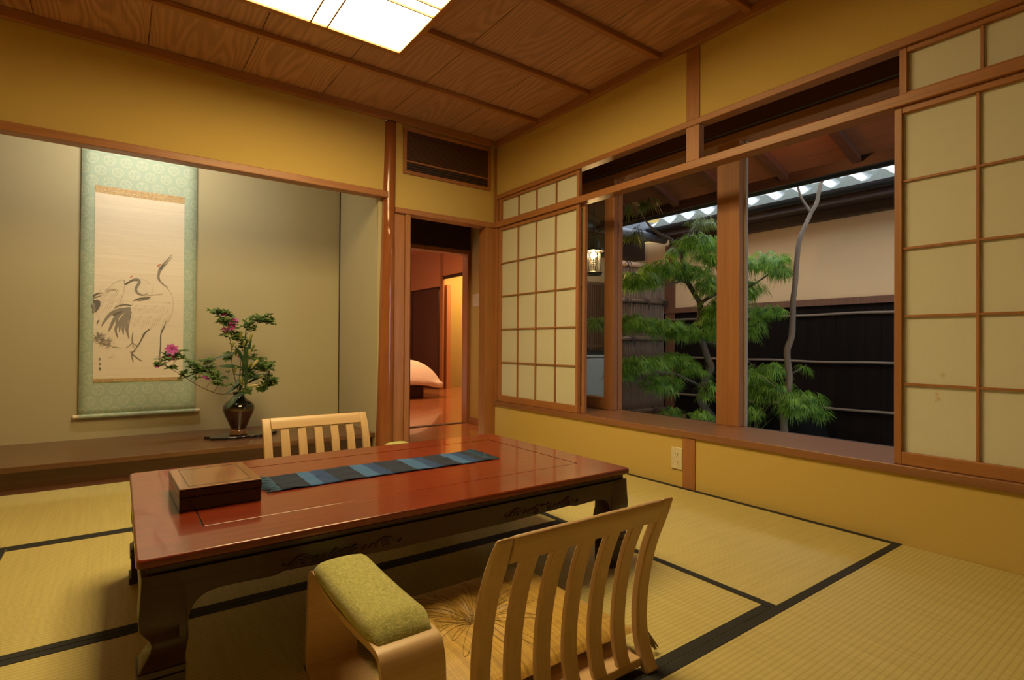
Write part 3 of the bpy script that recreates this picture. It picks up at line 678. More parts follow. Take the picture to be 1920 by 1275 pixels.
# right crane
S5([(948, 1012), (905, 1060), (858, 1112)], .002, .012, 'inkmid'); S5([(950, 1036), (905, 1085), (868, 1128)], .002, .008, 'inkmid')
S5([(870, 1105), (850, 1135), (828, 1170)], .014, .020, 'ink'); S5([(845, 1130), (826, 1180), (820, 1230), (836, 1262)], .020, .009, 'inkmid')
S5([(808, 1125), (828, 1112), (842, 1108)], .006, .010, 'red')
S6([(764, 0), (775, 30), (805, 62), (832, 80), (838, 95)], .010, .003, 'inkmid'); S6([(838, 95), (870, 140), (886, 200), (884, 280), (860, 350), (840, 392)], .002, .002, 'inkpale')
S6([(545, 200), (600, 182), (660, 176), (694, 168)], .003, .003, 'ink', wm=.012); S6([(585, 200), (630, 190), (690, 182)], .002, .002, 'inkmid', wm=.008); S6([(640, 160), (720, 150), (800, 142)], .002, .002, 'inkpale', wm=.004)
S6([(545, 215), (520, 260), (505, 330), (500, 400)], .003, .003, 'inkpale'); S6([(720, 60), (712, 110), (705, 140)], .002, .002, 'inkpale')
for i in range(15):
    x = 520+i*22; y = 330+((i*37) % 50); S6([(x+30, y-20), (x+12, y+25), (x, y+62)], .0018, .001, 'inkpale')
for i in range(12):
    x = 560+i*24; y = 235+((i*29) % 40); S6([(x+18, y), (x, y+36)], .0016, .001, 'inkpale')
S6([(820, 215), (840, 212), (858, 222)], .002, .002, 'inkmid')
# tail plumes
for p in ([(520, 270), (440, 275), (360, 305), (310, 360), (275, 418)], [(520, 280), (450, 300), (390, 350), (350, 430), (338, 462)], [(522, 285), (470, 330), (430, 380), (395, 440), (415, 520)], [(524, 290), (490, 350), (460, 420), (462, 492)],
          [(520, 300), (500, 380), (492, 450), (510, 525)], [(500, 275), (430, 300), (410, 350), (400, 420)], [(510, 290), (480, 340), (440, 400), (425, 470)]):
    S6(p, .016, .003, 'inkmid', wm=.020)
S6([(522, 268), (470, 278), (400, 300), (380, 330)], .02, .012, 'ink', wm=.03); S6([(520, 290), (505, 330), (480, 380)], .016, .006, 'ink', wm=.022)
S6([(530, 240), (470, 235), (410, 248), (385, 268)], .003, .003, 'ink', wm=.006); S6([(520, 232), (460, 228), (400, 245)], .002, .002, 'inkmid')
# legs and feet
S6([(692, 438), (655, 465), (632, 492)], .006, .013, 'ink'); S6([(640, 480), (605, 550), (565, 610), (540, 640)], .012, .006, 'ink', wm=.006)
S6([(575, 628), (540, 636), (518, 638)], .003, .005, 'ink'); S6([(540, 636), (533, 670), (546, 726)], .008, .004, 'ink'); S6([(540, 655), (580, 690), (624, 716)], .007, .003, 'ink')
S6([(828, 365), (818, 400), (808, 425), (785, 470)], .002, .014, 'inkmid'); S6([(812, 415), (788, 465), (780, 500), (778, 590), (772, 668)], .006, .007, 'ink', wm=.008)
S6([(772, 660), (765, 690), (785, 720)], .007, .004, 'inkmid'); S6([(772, 672), (800, 692), (822, 694)], .005, .002, 'inkmid'); S6([(752, 680), (772, 672)], .002, .005, 'inkmid')
S6([(543, 466), (536, 520), (540, 560)], .005, .010, 'inkmid'); S6([(540, 556), (510, 585), (478, 604)], .006, .003, 'inkmid'); S6([(540, 560), (570, 578), (608, 586)], .006, .002, 'inkmid'); S6([(538, 560), (548, 590), (555, 600)], .005, .002, 'inkmid')
# left crane
S6([(470, 62), (472, 30), (455, 18)], .004, .002, 'inkmid'); S6([(478, 60), (510, 40), (545, 22), (585, 22)], .010, .016, 'ink', wm=.012)
S6([(545, 18), (585, 18), (598, 42), (580, 72), (568, 104), (590, 138), (632, 150), (668, 136)], .012, .002, 'inkmid', wm=.016); S5([(562, 1232), (574, 1216), (582, 1210)], .008, .004, 'red')
S6([(455, 20), (400, 38), (345, 80), (310, 125)], .002, .002, 'inkpale'); S6([(470, 60), (465, 130), (440, 200), (420, 240)], .002, .001, 'inkpale'); S6([(600, 10), (660, 30), (690, 60)], .001, .002, 'inkpale')
for i in range(22):
    x = 230+(i % 11)*20; y = 130+(i//11)*85+((i*31) % 40); S6([(x+34, y-25), (x+12, y+18), (x, y+48)], .0018, .001, 'inkpale')
for i in range(8):
    x = 310+i*12; S6([(x, 110+((i*17) % 20)), (x+26, 92+((i*13) % 12))], .003, .0015, 'inkmid')
S6([(282, 132), (240, 140), (204, 158)], .004, .014, 'ink'); S6([(275, 155), (240, 165), (204, 178)], .003, .012, 'inkmid'); S6([(206, 205), (232, 205), (244, 192)], .018, .01, 'ink', wm=.02); S6([(246, 200), (236, 245), (215, 292)], .022, .014, 'ink', wm=.03); S6([(204, 230), (212, 265), (208, 298)], .02, .012, 'inkmid')
S6([(256, 362), (242, 380), (236, 404)], .003, .003, 'ink', wm=.007); S6([(225, 300), (250, 340), (262, 360)], .001, .001, 'inkpale')
# pine tuft
rp = random.Random(3)
for i in range(120):
    cxp, cyp = rp.choice([(240, 520), (285, 530), (340, 570), (270, 560), (255, 500), (320, 540)]); an = rp.uniform(0, 2*PI); ln = rp.uniform(25, 75)
    q = (max(204, cxp+ln*math.cos(an)), cyp+ln*.7*math.sin(an)); S6([(cxp, cyp), q], .0035, .001, rp.choice(['ink', 'inkmid', 'inkmid', 'inkpale']))
S6([(380, 590), (420, 598), (455, 602)], .004, .001, 'inkmid'); S6([(330, 690), (360, 672), (395, 655)], .002, .001, 'inkpale'); S6([(340, 688), (380, 684), (398, 676)], .002, .001, 'inkpale')
# signature marks
for p in ([(252, 694), (268, 690)], [(258, 686), (256, 706)], [(266, 700), (250, 712)], [(255, 735), (270, 732)], [(262, 728), (260, 752)], [(254, 748), (272, 744)], [(258, 774), (264, 794)], [(268, 772), (256, 788)], [(256, 768), (270, 784)]):
    S6(p, .004, .003, 'ink')
for k_, b_ in BR.items(): b_.build({'ink': 'ink_cranes', 'inkmid': 'ink_wash', 'inkpale': 'feather_lines', 'red': 'red_crowns'}[k_], M[k_], t)

# ------------------------------------------------------------------ vase, lacquer board, flowers
VX, VY, VZ = .665, 4.10, .1515
t = T(empty('display_board', (.68, 4.10, .1312)), 'black wavy-edged lacquer display board under the vase on the alcove floor', 'display board')
o = []
for k in range(64):
    a_ = 2*PI*k/64; r_ = 1+.06*math.sin(a_*5+.8)+.04*math.sin(a_*9)+.02*math.sin(a_*17); o.append((.215*r_*math.cos(a_), .115*r_*math.sin(a_)))
m = MB(); m.extrude(o, lambda u, v, d: (u, v, d), .0, .018); m.build('board_slab', M['black'], t, bevel=.005, seg=3, smooth=50)
t = T(empty('flower_vase', (VX, VY, VZ)), 'dark brown glazed baluster vase on the black board in the alcove', 'vase')
prof = [(.001, .0), (.052, .0), (.055, .006), (.053, .026), (.047, .032), (.05, .045), (.066, .085), (.083, .125), (.095, .155), (.099, .175), (.096, .195), (.082, .215), (.058, .233), (.041, .247), (.035, .262), (.035, .275), (.040, .285), (.037, .287), (.030, .280), (.029, .25), (.001, .24)]
pp = spline(prof, 4); m = MB(); m.lathe([(max(r_, .0008), z) for r_, z in pp], 40); m.build('vase_body', M['vase'], t, smooth=True)
VT = Vector((VX, VY, VZ+.262))
def leaf(m, p, d, L, w, up, curl=.25):
    d = d.normalized(); s_ = d.cross(up)
    if s_.length < 1e-3: s_ = d.cross(Vector((1, 0, 0)))
    s_.normalize(); nn = s_.cross(d).normalized(); n = 5; vs = []; fs = []
    for i in range(n+1):
        u = i/n; c_ = p+d*(L*u)+nn*(-curl*L*u*u); ww = w*math.sin(PI*(u*.92+.04))**.8*.5
        vs += [c_-s_*ww+nn*ww*.35, c_, c_+s_*ww+nn*ww*.35]
    for i in range(n):
        a_ = i*3; fs += [(a_, a_+1, a_+4, a_+3), (a_+1, a_+2, a_+5, a_+4)]
    m.add(vs, fs)
def rv(r): return Vector((r.uniform(-1, 1), r.uniform(-1, 1), r.uniform(-1, 1)))
def flower(parent, p, r_, rad=.028):
    m = MB()
    ax = (Vector((0, -.7, .5))+rv(r_)*.5).normalized(); sd = ax.orthogonal().normalized(); s2 = ax.cross(sd)
    for k in range(7):
        a_ = 2*PI*k/7+r_.random()*.4; d = (sd*math.cos(a_)+s2*math.sin(a_))*1.0+ax*.55; leaf(m, p, d, rad, rad*.75, ax, .35)
    for k in range(4):
        a_ = 2*PI*k/4; m.tube([p, p+(sd*math.cos(a_)*.3+s2*math.sin(a_)*.3+ax)*rad*.9], .0008, 4)
    m.build('flower', M['pink'], parent, smooth=True)
def px3(x, y, dy=0): return at(x, y, 1, VY+dy)
def azalea(label, main, clumps, flowers, seed):
    r_ = random.Random(seed); root = T(empty('azalea_branch', VT), label, 'flower branch', 'azalea branches in the vase')
    P = [VT-Vector((0, 0, .14))]+[VT.copy()]+[px3(*p) for p in main]; off = VT
    m = MB(); sp = [Vector(q)-off for q in spline([tuple(p) for p in P], 5)]; n = len(sp)
    m.tube(sp, [.0034-.0022*i/(n-1) for i in range(n)], 6)
    L = MB()
    for (x, y, rx, ry, cnt, dy) in clumps:
        c_ = px3(x, y, dy)-off; k = c_.length
        # twig from the nearest point of the main stem
        nb = min(sp, key=lambda s_: (s_-c_).length); m.tube([nb, (nb+c_)/2+Vector((0, 0, -.006)), c_], [.0017, .0014, .001], 5)
        sc = (VY+dy)/VY*4.1/ 1010/.72
        for q in range(int(cnt*1.5)):
            o_ = Vector((r_.gauss(0, .5)*rx, r_.gauss(0, .5)*(rx+ry)/2, r_.gauss(0, .5)*ry))*.0046
            p = c_+o_
            if q % 3 == 0: m.tube([c_+o_*.2, p], .0008, 4)
            for w in range(7):
                d = Vector((math.cos(w*.9+q), math.sin(w*.9+q), .4))+rv(r_)*.6; leaf(L, p, d, r_.uniform(.018, .030), r_.uniform(.009, .014), Vector((0, -.6, .8)))
    m.build('stem', M['twig'], root, smooth=True); L.build('leaves', M['azalea'], root, smooth=True)
    for f_ in flowers: flower(root, px3(*f_[:3])-off, r_, f_[3] if len(f_) > 3 else .03)
azalea('long azalea branch with pink flowers sweeping low across the hanging scroll', [(408, 738), (370, 722), (335, 700), (308, 685)], [(320, 672, 10, 6, 10, -.04), (338, 666, 8, 5, 7, -.04), (300, 682, 6, 5, 5, -.05), (345, 700, 8, 5, 7, 0), (360, 685, 10, 7, 10, 0), (375, 695, 12, 8, 14, .02), (390, 682, 6, 10, 9, .02), (400, 705, 12, 10, 14, .0), (415, 712, 12, 10, 12, -.03), (325, 690, 6, 4, 4, -.03)],
       [(322, 656, -.05, .040), (301, 687, -.05, .038), (385, 710, -.03, .030), (321, 671, -.05, .024)], 11)
azalea('upright azalea branch with purple flowers at the top of the bouquet', [(436, 690), (432, 640), (418, 610), (408, 590)], [(408, 586, 8, 6, 10, .02), (424, 588, 9, 7, 11, .02), (416, 603, 8, 8, 11, .02), (432, 607, 9, 7, 10, .02), (428, 622, 10, 6, 11, .02), (444, 632, 10, 7, 12, .02), (456, 645, 9, 8, 10, .02), (430, 670, 8, 7, 9, .03)],
       [(421, 590, 0, .026), (437, 603, 0, .034), (434, 614, 0, .030), (422, 620, 0, .026), (450, 670, -.02, .02)], 12)
azalea('azalea branch ending high in a flowerless leafy spray above the lily buds', [(450, 700), (456, 645), (468, 618), (485, 604)], [(466, 608, 9, 6, 10, .03), (480, 600, 11, 6, 12, .03), (496, 598, 11, 7, 13, .03), (508, 602, 8, 5, 8, .03), (472, 616, 6, 4, 5, .03)], [], 13)
azalea('leafy azalea branch spreading low above the chair back, away from the scroll', [(462, 712), (480, 700), (498, 694)], [(470, 700, 10, 8, 10, -.02), (482, 688, 11, 9, 12, -.02), (497, 690, 12, 8, 13, 0), (510, 712, 9, 10, 12, 0), (500, 720, 10, 9, 12, .02), (490, 730, 9, 5, 8, .02), (478, 670, 9, 7, 9, .03), (497, 685, 8, 6, 8, .03), (463, 732, 8, 6, 8, -.05)], [(485, 684, .0, .022)], 14)
def lily(label, main, leaves, buds, seed):
    r_ = random.Random(seed); root = T(empty('lily_stem', VT), label, 'lily', 'lilies in the vase'); off = VT
    P = [VT-Vector((0, 0, .14)), VT.copy()]+[px3(*p) for p in main]; sp = [Vector(q)-off for q in spline([tuple(p) for p in P], 5)]; m = MB()
    m.tube(sp, .0034, 7); L = MB()
    for (x0, y0, x1, y1, w, dy) in leaves:
        a_, b_ = px3(x0, y0, dy)-off, px3(x1, y1, dy-.05)-off; leaf(L, a_, b_-a_, (b_-a_).length*1.05, w, Vector((0, -.8, .6)), .18)
    for (x0, y0, x1, y1, w, mt, dy) in buds:
        a_, b_ = px3(x0, y0, dy)-off, px3(x1, y1, dy-.02)-off; nb = min(sp, key=lambda s_: (s_-a_).length); m.tube([nb, (nb+a_)*.5, a_], .0018, 6)
        B = MB(); d = b_-a_; B.tube([a_+d*u for u in (0, .08, .25, .5, .75, .9, 1)], [w*.25, w*.5, w*.72, w*.9, w, w*.75, w*.12], 8); B.build('bud', M[mt], root, smooth=True)
    m.build('stem', M['lilyleaf'], root, smooth=True); L.build('leaves', M['lilyleaf'], root, smooth=True)
lily('tall lily stem with green buds pointing up in the middle of the bouquet', [(455, 700, -.03), (458, 650, -.03), (461, 620, -.03)],
     [(452, 660, 404, 668, .022, -.05), (455, 690, 415, 683, .030, -.06), (456, 700, 462, 655, .034, -.07), (450, 720, 425, 735, .028, -.05), (448, 738, 427, 762, .038, -.08), (460, 725, 463, 694, .028, -.09), (458, 705, 440, 722, .026, -.06), (456, 680, 446, 652, .026, -.05)],
     [(450, 638, 453, 620, .009, 'bud', -.03), (466, 642, 474, 623, .010, 'bud', -.03), (434, 655, 438, 640, .009, 'bud', -.03), (456, 650, 459, 638, .009, 'bud', -.05), (470, 660, 478, 645, .008, 'bud', -.04), (452, 722, 452, 707, .010, 'bud', -.08)], 21)
lily('lily stem in the bouquet with pale yellow opening buds', [(458, 705, -.06), (464, 680, -.07), (466, 650, -.06)],
     [(460, 712, 492, 700, .026, -.05), (462, 700, 480, 682, .026, -.04), (458, 735, 442, 745, .026, -.08), (462, 720, 500, 698, .022, -.03), (455, 690, 470, 640, .028, -.05)],
     [(470, 692, 484, 674, .011, 'budopen', -.09), (464, 724, 484, 722, .010, 'budopen', -.09), (465, 690, 470, 680, .010, 'bud', -.08), (480, 708, 494, 704, .009, 'bud', -.07), (438, 702, 443, 686, .011, 'bud', -.06), (466, 670, 468, 655, .009, 'budopen', -.06), (442, 668, 444, 652, .010, 'bud', -.05)], 22)

# ------------------------------------------------------------------ passage and bedroom behind the doorway
S(boxes((1.60, 5.75, 3.776, 11.0, -.05, -.001)).build('floor_bedroom', M['boards']))
S(boxes((2.80, 2.86, 3.776, 4.56, -.02, 2.42)).build('wall_passage_right', M['wall']))
S(boxes((2.509, 2.86, 3.70, 3.776, -.02, 2.42)).build('wall_passage_near', M['wall']))
S(boxes((1.562, 1.62, 3.776, 4.56, -.02, 2.42)).build('wall_passage_left', M['wall']))
S(boxes((1.56, 2.86, 3.766, 4.62, 2.36, 2.42)).build('ceiling_passage', M['dark_x']))
S(boxes((2.785, 2.7995, 3.78, 4.555, .0, .06)).build('baseboard_passage', M['cedar_y']))
S(boxes((1.56, 2.09, 4.56, 4.64, -.02, 2.42), (2.85, 5.75, 4.56, 4.64, -.02, 2.42)).build('wall_bedroom_front', M['wall']))
S(boxes((2.09, 2.85, 4.555, 4.64, 1.701, 2.359)).build('header_shade_passage', M['dark_x']))  # header over the inner door; its dark colour stands in for missing light
S(boxes((2.09, 2.16, 4.55, 4.65, .0, 1.70), (2.765, 2.835, 4.55, 4.65, .0, 1.70), (2.16, 2.765, 4.55, 4.65, 1.66, 1.70)).build('door_1', M['cedar_z'], bevel=.003))
S(boxes((2.16, 2.765, 4.57, 4.63, .0, .004)).build('trim_24', M['dark_x']))
S(boxes((1.0, 4.45, 4.64, 11.0, 2.42, 2.48)).build('ceiling_bedroom', M['bedwall']))
S(boxes((.9, 1.0, 4.64, 11.0, 0, 2.45)).build('wall_bedroom_left', M['bedwall']))
S(boxes((.9, 4.75, 11.0, 11.1, -.02, 2.45)).build('wall_bedroom_back', M['bedwall']))
S(boxes((4.45, 4.53, 8.22, 11.0, 1.77, 2.45), (4.57, 4.65, 8.2, 11.0, -.02, 1.8), (4.45, 4.475, 4.64, 8.119, 1.93, 2.45), (4.45, 4.53, 4.64, 6.9, 0, 1.93)).build('wall_bedroom_right', M['bedwall']))
S(boxes((4.44, 4.475, 8.12, 8.219, 0, 2.42)).build('pillar_bedroom', M['cedar_z'], bevel=.004))
S(boxes((4.435, 4.48, 6.9, 8.119, 1.88, 1.929)).build('trim_25', M['dark_y']))
S(boxes((4.53, 5.75, 8.52, 8.6, 0, 2.45)).build('wall_alcove_bedroom', M['yellow']))
S(boxes((5.70, 5.78, 4.64, 8.6, 0, 2.45)).build('wall_alcove_bedroom_right', M['yellow']))
S(boxes((4.45, 5.78, 4.64, 8.6, 2.42, 2.48)).build('ceiling_alcove_bedroom', M['bedwall']))
cl = T(empty('closet_door', (4.49, 8.80, 0)), 'dark brown closet sliding door seen through the doorway, nearer to the pillar', 'closet door', 'bedroom closet doors')
boxes((-.035, -.01, -.50, .50, .01, 1.76)).build('door_panel', wood('closet_panel', (.085, .035, .02), (.12, .05, .028), 2, .5), cl)
boxes((-.042, -.008, -.52, -.50, .01, 1.765), (-.042, -.008, .50, .52, .01, 1.765), (-.042, -.008, -.50, .50, 1.74, 1.765)).build('door_frame', M['dark_z'], cl)
c2 = copy_tree(cl); c2.location = (4.52, 9.86, 0); c2['label'] = 'dark brown closet sliding door farther along, partly behind the bed'
bd = T(empty('bed', (2.62, 7.65, 0)), 'low bed with puffy white duvet in the room beyond the doorway', 'bed')
boxes((-1.0, .93, -.62, .62, .001, .17)).build('bed_base', M['dark_x'], bd, bevel=.01)
boxes((-1.0, .84, -.60, .60, .171, .36)).build('mattress', M['sheet'], bd, bevel=.04, seg=4)
m = MB()
def duv(u, v):
    x = -.85+2.0*u; y = -.78+1.56*v
    ex = max(0, (x-.50)/.65); ey = max(0, (abs(y)-.55)/.23)
    z = .515+.03*mnoise.noise(Vector((x*2.6, y*2.6, 0)))-.23*ex**4-.03*ex-.30*min(1, ey)**1.6; z += .010*math.sin(y*19+x*3)*min(1, ex*1.3+ey)
    return (min(x, 1.15), y*(1+.05*ex), max(z, .19))
m.grid(44, 40, duv); m.build('duvet', M['sheet'], bd, smooth=True, solid=.09, sub=1)
t = T(empty('floor_lamp_box', (5.25, 8.30, 0)), 'small dark box on the floor by the lit yellow alcove in the bedroom', 'box')
boxes((-.09, .09, -.12, .12, .001, .17)).build('box_body', M['dark_z'], t, bevel=.008)
boxes((-.092, .092, -.122, .122, .172, .185)).build('box_lid', M['dark_x'], t, bevel=.004)

# ------------------------------------------------------------------ outside: own eave
S(boxes((2.95, 5.9, -2.6, 4.55, -.35, -.16)).build('ground', M['moss']))
S(boxes((2.86, 2.95, 3.70, 4.56, -.2, 2.42)).build('wall_outer_side', M['dark_z']))
sl = .345
def soff(x): return 2.345-(x-2.95)*sl
m = MB(); NB = 6
for i in range(NB):
    xa, xb = 2.93+(3.93-2.93)*i/NB, 2.93+(3.93-2.93)*(i+1)/NB
    m.extrude([(xa, soff(xa)), (xb-.003, soff(xb)), (xb-.003, soff(xb)+.012), (xa, soff(xa)+.012)], lambda u, v, d: (u, d, v), -2.6, 4.6)
m.extrude([(2.90, soff(2.9)+.013), (3.98, soff(3.98)+.013), (3.98, soff(3.98)+.06), (2.90, soff(2.9)+.3)], lambda u, v, d: (u, d, v), -2.6, 4.6)
S(m.build('roof_eave', M['soffit_y']))
for i, y in enumerate((-.365, .105, .575, 1.045, 1.515, 1.985, 2.455, 2.925, 3.395, 3.865)):
    m = MB(); m.extrude([(2.956, soff(2.956)-.001), (3.875, soff(3.875)-.001), (3.875, soff(3.875)-.045), (2.956, soff(2.956)-.055)], lambda u, v, d, y=y: (u, y-.028+d, v), 0, .056)
    S(m.build('beam_rafter_%d' % (i+1), M['rafter']))
S(boxes((3.88, 3.91, -2.6, 4.5, 1.95, 2.05)).build('trim_26', M['dark_y']))
gt = MB(); secs = []
for y in (-2.6, 4.4): secs.append([(3.955+r_*math.cos(a_), y, 1.985+r_*math.sin(a_)) for r_, a0, s_ in ((.05, PI, 1), (.044, 2*PI, -1)) for a_ in [a0+s_*PI*k/8 for k in range(9)]])
gt.loft(secs); S(gt.build('trim_27', M['blackmat'], smooth=40))

# garden boundary wall (x = GX): plaster over charred boards with bamboo battens, tiled coping
GX = 5.20
S(boxes((GX, GX+.12, -2.6, 4.45, 1.213, 2.02)).build('wall_garden', M['cream']))
m = MB(); y = -2.6
while y < 4.4:
    m.box(GX-.012, GX+.10, y, y+.118, -.2, 1.212); y += .12
S(m.build('wall_garden_boards', M['fence']))
S(boxes((GX-.035, GX-.0125, -2.6, 4.42, 1.150, 1.212)).build('trim_28', M['lattice'], bevel=.003))
for i, z in enumerate((1.07, .640, .225)):
    m = MB(); m.tube([(GX-.026, yy/10, z+.004*math.sin(yy*.7+i)) for yy in range(-26, 43)], .0125, 8); S(m.build('trim_%d' % (29+i), M['fencebar'], smooth=True))
S(boxes((GX-.02, GX+.14, 3.93, 4.06, -.2, 1.95)).build('pillar_garden', M['lattice']))
# coping roof: dark fascia, gutter, pan tiles
rx0, rz0 = 4.80, 2.085
S(boxes((4.84, GX+.1, -2.6, 3.98, 2.00, 2.02), (4.83, 4.86, -2.6, 3.98, 1.98, 2.075), (GX-.09, GX, -2.6, 3.95, 1.925, 2.0)).build('roof_fascia', M['dark_y']))
g2 = MB(); secs = []
for y in (-2.6, 3.98): secs.append([(4.775+r_*math.cos(a_), y, 2.072+r_*math.sin(a_)) for r_, a0, s_ in ((.048, PI, 1), (.042, 2*PI, -1)) for a_ in [a0+s_*PI*k/8 for k in range(9)]])
g2.loft(secs); S(g2.build('trim_32', M['blackmat'], smooth=40))
m = MB(); tw = .235; NR = 5
def tz(y):
    s_ = ((y/tw) % 1.0); return .040*math.sin(2*PI*s_)*(1 if s_ < .5 else .75)
for rrow in range(NR):
    xa = rx0+rrow*.20; xb = xa+.235; za = rz0+.012+rrow*.200*.62; NYs = 336
    def fn(u, v, xa=xa, xb=xb, za=za): y = -2.6+6.58*v; return (xa+(xb-xa)*u, y, za+(xb-xa)*.52*u+tz(y)+.018*(1-u)+.02)
    m.mi = 0; m.grid(2, NYs, fn, True)
    m.mi = 1; m.grid(1, NYs, lambda u, v, xa=xa, za=za: (xa, -2.6+6.58*v, za-.03+(.068+tz(-2.6+6.58*v))*u), True)
S(m.build('roof_tiles', [M['tile'], M['tileface']], smooth=50))
m = MB(); m.box(5.72, 5.95, -2.6, 3.98, 2.3, 2.72); S(m.build('roof_ridge', M['tileface'], bevel=.04))
# beyond the wall
m = MB(); rq = random.Random(5)
for i in range(240): y = -3+i*.05; m.tube([(7.4+rq.uniform(-.02, .02), y, -.2), (7.4+rq.uniform(-.03, .03), y+rq.uniform(-.02, .02), 4.2+rq.uniform(-.5, .3))], .022, 5)
S(m.build('wall_stick_screen', M['bamboostick']))
for i, (px, py, dp) in enumerate(((1252, 410, 8.2), (1322, 395, 8.0), (1222, 405, 9.3))):
    p = atd(px, py, dp); t = T(empty('bamboo_culm', (p.x, p.y, -.2)), ['thick pale bamboo culm behind the tiled wall above the dark gutter end', 'pale bamboo culm behind the tiled wall beside the window post', 'thin bamboo culm rising above the grey metal gutter at the garden end'][i], 'bamboo', 'bamboo culms beyond the wall')
    m = MB(); pr = []
    for k in range(15): z = k*.33; pr += [(.055, z), (.055, z+.315), (.060, z+.322), (.055, z+.33)]
    m.lathe(pr, 12); m.build('culm', M['culm'], t, smooth=40)
    L = MB(); r_ = random.Random(i)
    for q in range(160): leaf(L, Vector((r_.gauss(0, .12), r_.gauss(0, .12), r_.uniform(2.6, 4.6))), rv(r_)+Vector((0, 0, -.6)), .15, .02, Vector((0, 0, 1)))
    L.build('leaves', M['maple'], t, smooth=True)

# facade at the end of the garden
S(boxes((2.95, 5.3, 4.46, 4.55, -.2, 2.4)).build('wall_facade', M['cream']))
S(boxes((2.95, 5.19, 4.445, 4.459, -.2, .70)).build('wall_facade_base', flat('grey_render', (.09, .09, .10), .8)))
S(boxes((2.95, 5.1, 4.0, 4.46, 2.02, 2.05), (2.95, 5.1, 4.30, 4.455, 1.80, 2.02)).build('roof_facade', M['dark_x']))
S(boxes((2.95, 5.05, 3.985, 3.999, 2.02, 2.16)).build('trim_33', M['grey']))
m = MB(); m.tube([(2.95, 3.95, 1.985), (5.02, 3.95, 1.985)], .05, 14); S(m.build('trim_34', M['grey'], smooth=True))
t = T(empty('lattice_panel', (4.6, 4.40, .72)), 'brown vertical slat lattice behind the glowing lantern in the garden', 'lattice')
m = MB()
for i in range(32): m.box(-.52+i*.0345, -.52+i*.0345+.016, -.012, .012, .0, .74)
m.build('slats', M['lattice'], t)
for z in (.74, .03): boxes((-.53, .575, -.018, .018, z, z+.034)).build('rail', M['lattice'], t, bevel=.002)
boxes((-.53, .575, .013, .035, -.02, .74)).build('dark_backing', M['dark_x'], t)
t = T(empty('white_cabinet', (4.22, 4.27, -.158)), 'plain white box unit standing behind the glass sash in the garden', 'cabinet')
boxes((-.235, .215, -.11, .11, 0, .80)).build('housing', M['white'], t, bevel=.025, seg=4)
boxes((-.24, .22, -.115, .115, .801, .825)).build('lid', M['white'], t, bevel=.008)
# bamboo wing fence
FYv = 4.06
t = T(empty('bamboo_fence', (4.78, FYv, -.16)), 'bamboo wing fence of upright canes tied with black cord', 'fence')
m = MB(); rq = random.Random(8)
for i in range(27):
    x = -.36+i*.0275; r0 = .0125+rq.uniform(-.001, .001); pr = [(x, 0), ]; ph = rq.uniform(0, .3); pts = []; rad = []
    z = 0.0
    while z < 1.83:
        pts.append((x, 0, z)); rad.append(r0); pts.append((x, 0, min(z+.27, 1.83))); rad.append(r0*.97); pts.append((x, 0, min(z+.275, 1.835))); rad.append(r0*1.12); z += .28+ph*.1
    m.tube(pts, rad, 7)
m.build('cane_panel', M['bamboo'], t, smooth=50)
for zz in (1.83, 1.43, 1.01, .615, .20):
    r_ = .030 if zz > 1.8 else .024
    m = MB(); m.tube([(-.385, -.022, zz), (-.1, -.022, zz+.003), (.15, -.022, zz), (.375, -.022, zz+.002)], r_, 10); m.build('rail', M['bamboorail'] if zz > 1.8 else M['bamboo'], t, smooth=True)
    for x in ((-.30, .28) if zz > 1.8 else (-.22, .16) if zz < 1.2 else (-.3, .02, .33)):
        m = MB(); m.tube([(x, -.022+(r_+.003)*math.cos(a_), zz+(r_+.003)*math.sin(a_)) for a_ in [2*PI*k/14 for k in range(15)]], .005, 5)
        m.tube([(x, -.05, zz+.01), (x-.03, -.056, zz+.022), (x-.055, -.055, zz-.002)], .0035, 5); m.tube([(x, -.05, zz+.01), (x+.03, -.056, zz+.022), (x+.05, -.055, zz-.004)], .0035, 5)
        m.tube([(x, -.052, zz), (x+.018, -.058, zz-.045), (x+.03, -.056, zz-.09)], .0035, 5)
        m.build('cord_tie', M['blackmat'], t, smooth=True)
# hanging lantern
LP = atd(1113, 490, 4.95)
t = T(empty('hanging_lantern', LP), 'lit openwork metal lantern hanging in the garden behind the glass sash', 'lantern')
m = MB(); m.lathe([(.004, .26), (.012, .25), (.010, .235), (.025, .22), (.045, .195), (.05, .17), (.055, .135), (.062, .125), (.085, .112), (.098, .098), (.1, .09), (.06, .094), (.002, .10)], 8); m.build('cap', M['blackmat'], t, smooth=30)
m = MB()
for k in range(6):
    a_ = 2*PI*k/6; m.tube([(.062*math.cos(a_), .062*math.sin(a_), .092), (.066*math.cos(a_), .066*math.sin(a_), -.10)], .004, 5)
    for j in range(10):
        for i in range(4):
            aa = a_+2*PI/6*(i+.5)/4; zc_ = -.085+j*.0165; p = Vector((.062*math.cos(aa), .062*math.sin(aa), zc_)); tg = Vector((-math.sin(aa), math.cos(aa), 0))
            m.tube([p+tg*.0075*math.cos(b_)+Vector((0, 0, .0075*math.sin(b_))) for b_ in [2*PI*q/6 for q in range(7)]], .0014, 4)
m.build('openwork_body', M['blackmat'], t)
m = MB(); m.lathe([(.05, -.098), (.075, -.098), (.085, -.106), (.07, -.118), (.075, -.128), (.055, -.132), (.05, -.098)], 8); m.build('base', M['blackmat'], t, smooth=30)
m = MB(); m.lathe([(.001, .03), (.018, .034), (.028, .05), (.026, .066), (.012, .082), (.001, .085)], 12); m.build('bulb', M['bulb'], t, smooth=True)
m = MB(); ztop = soff(LP.x)-LP.z
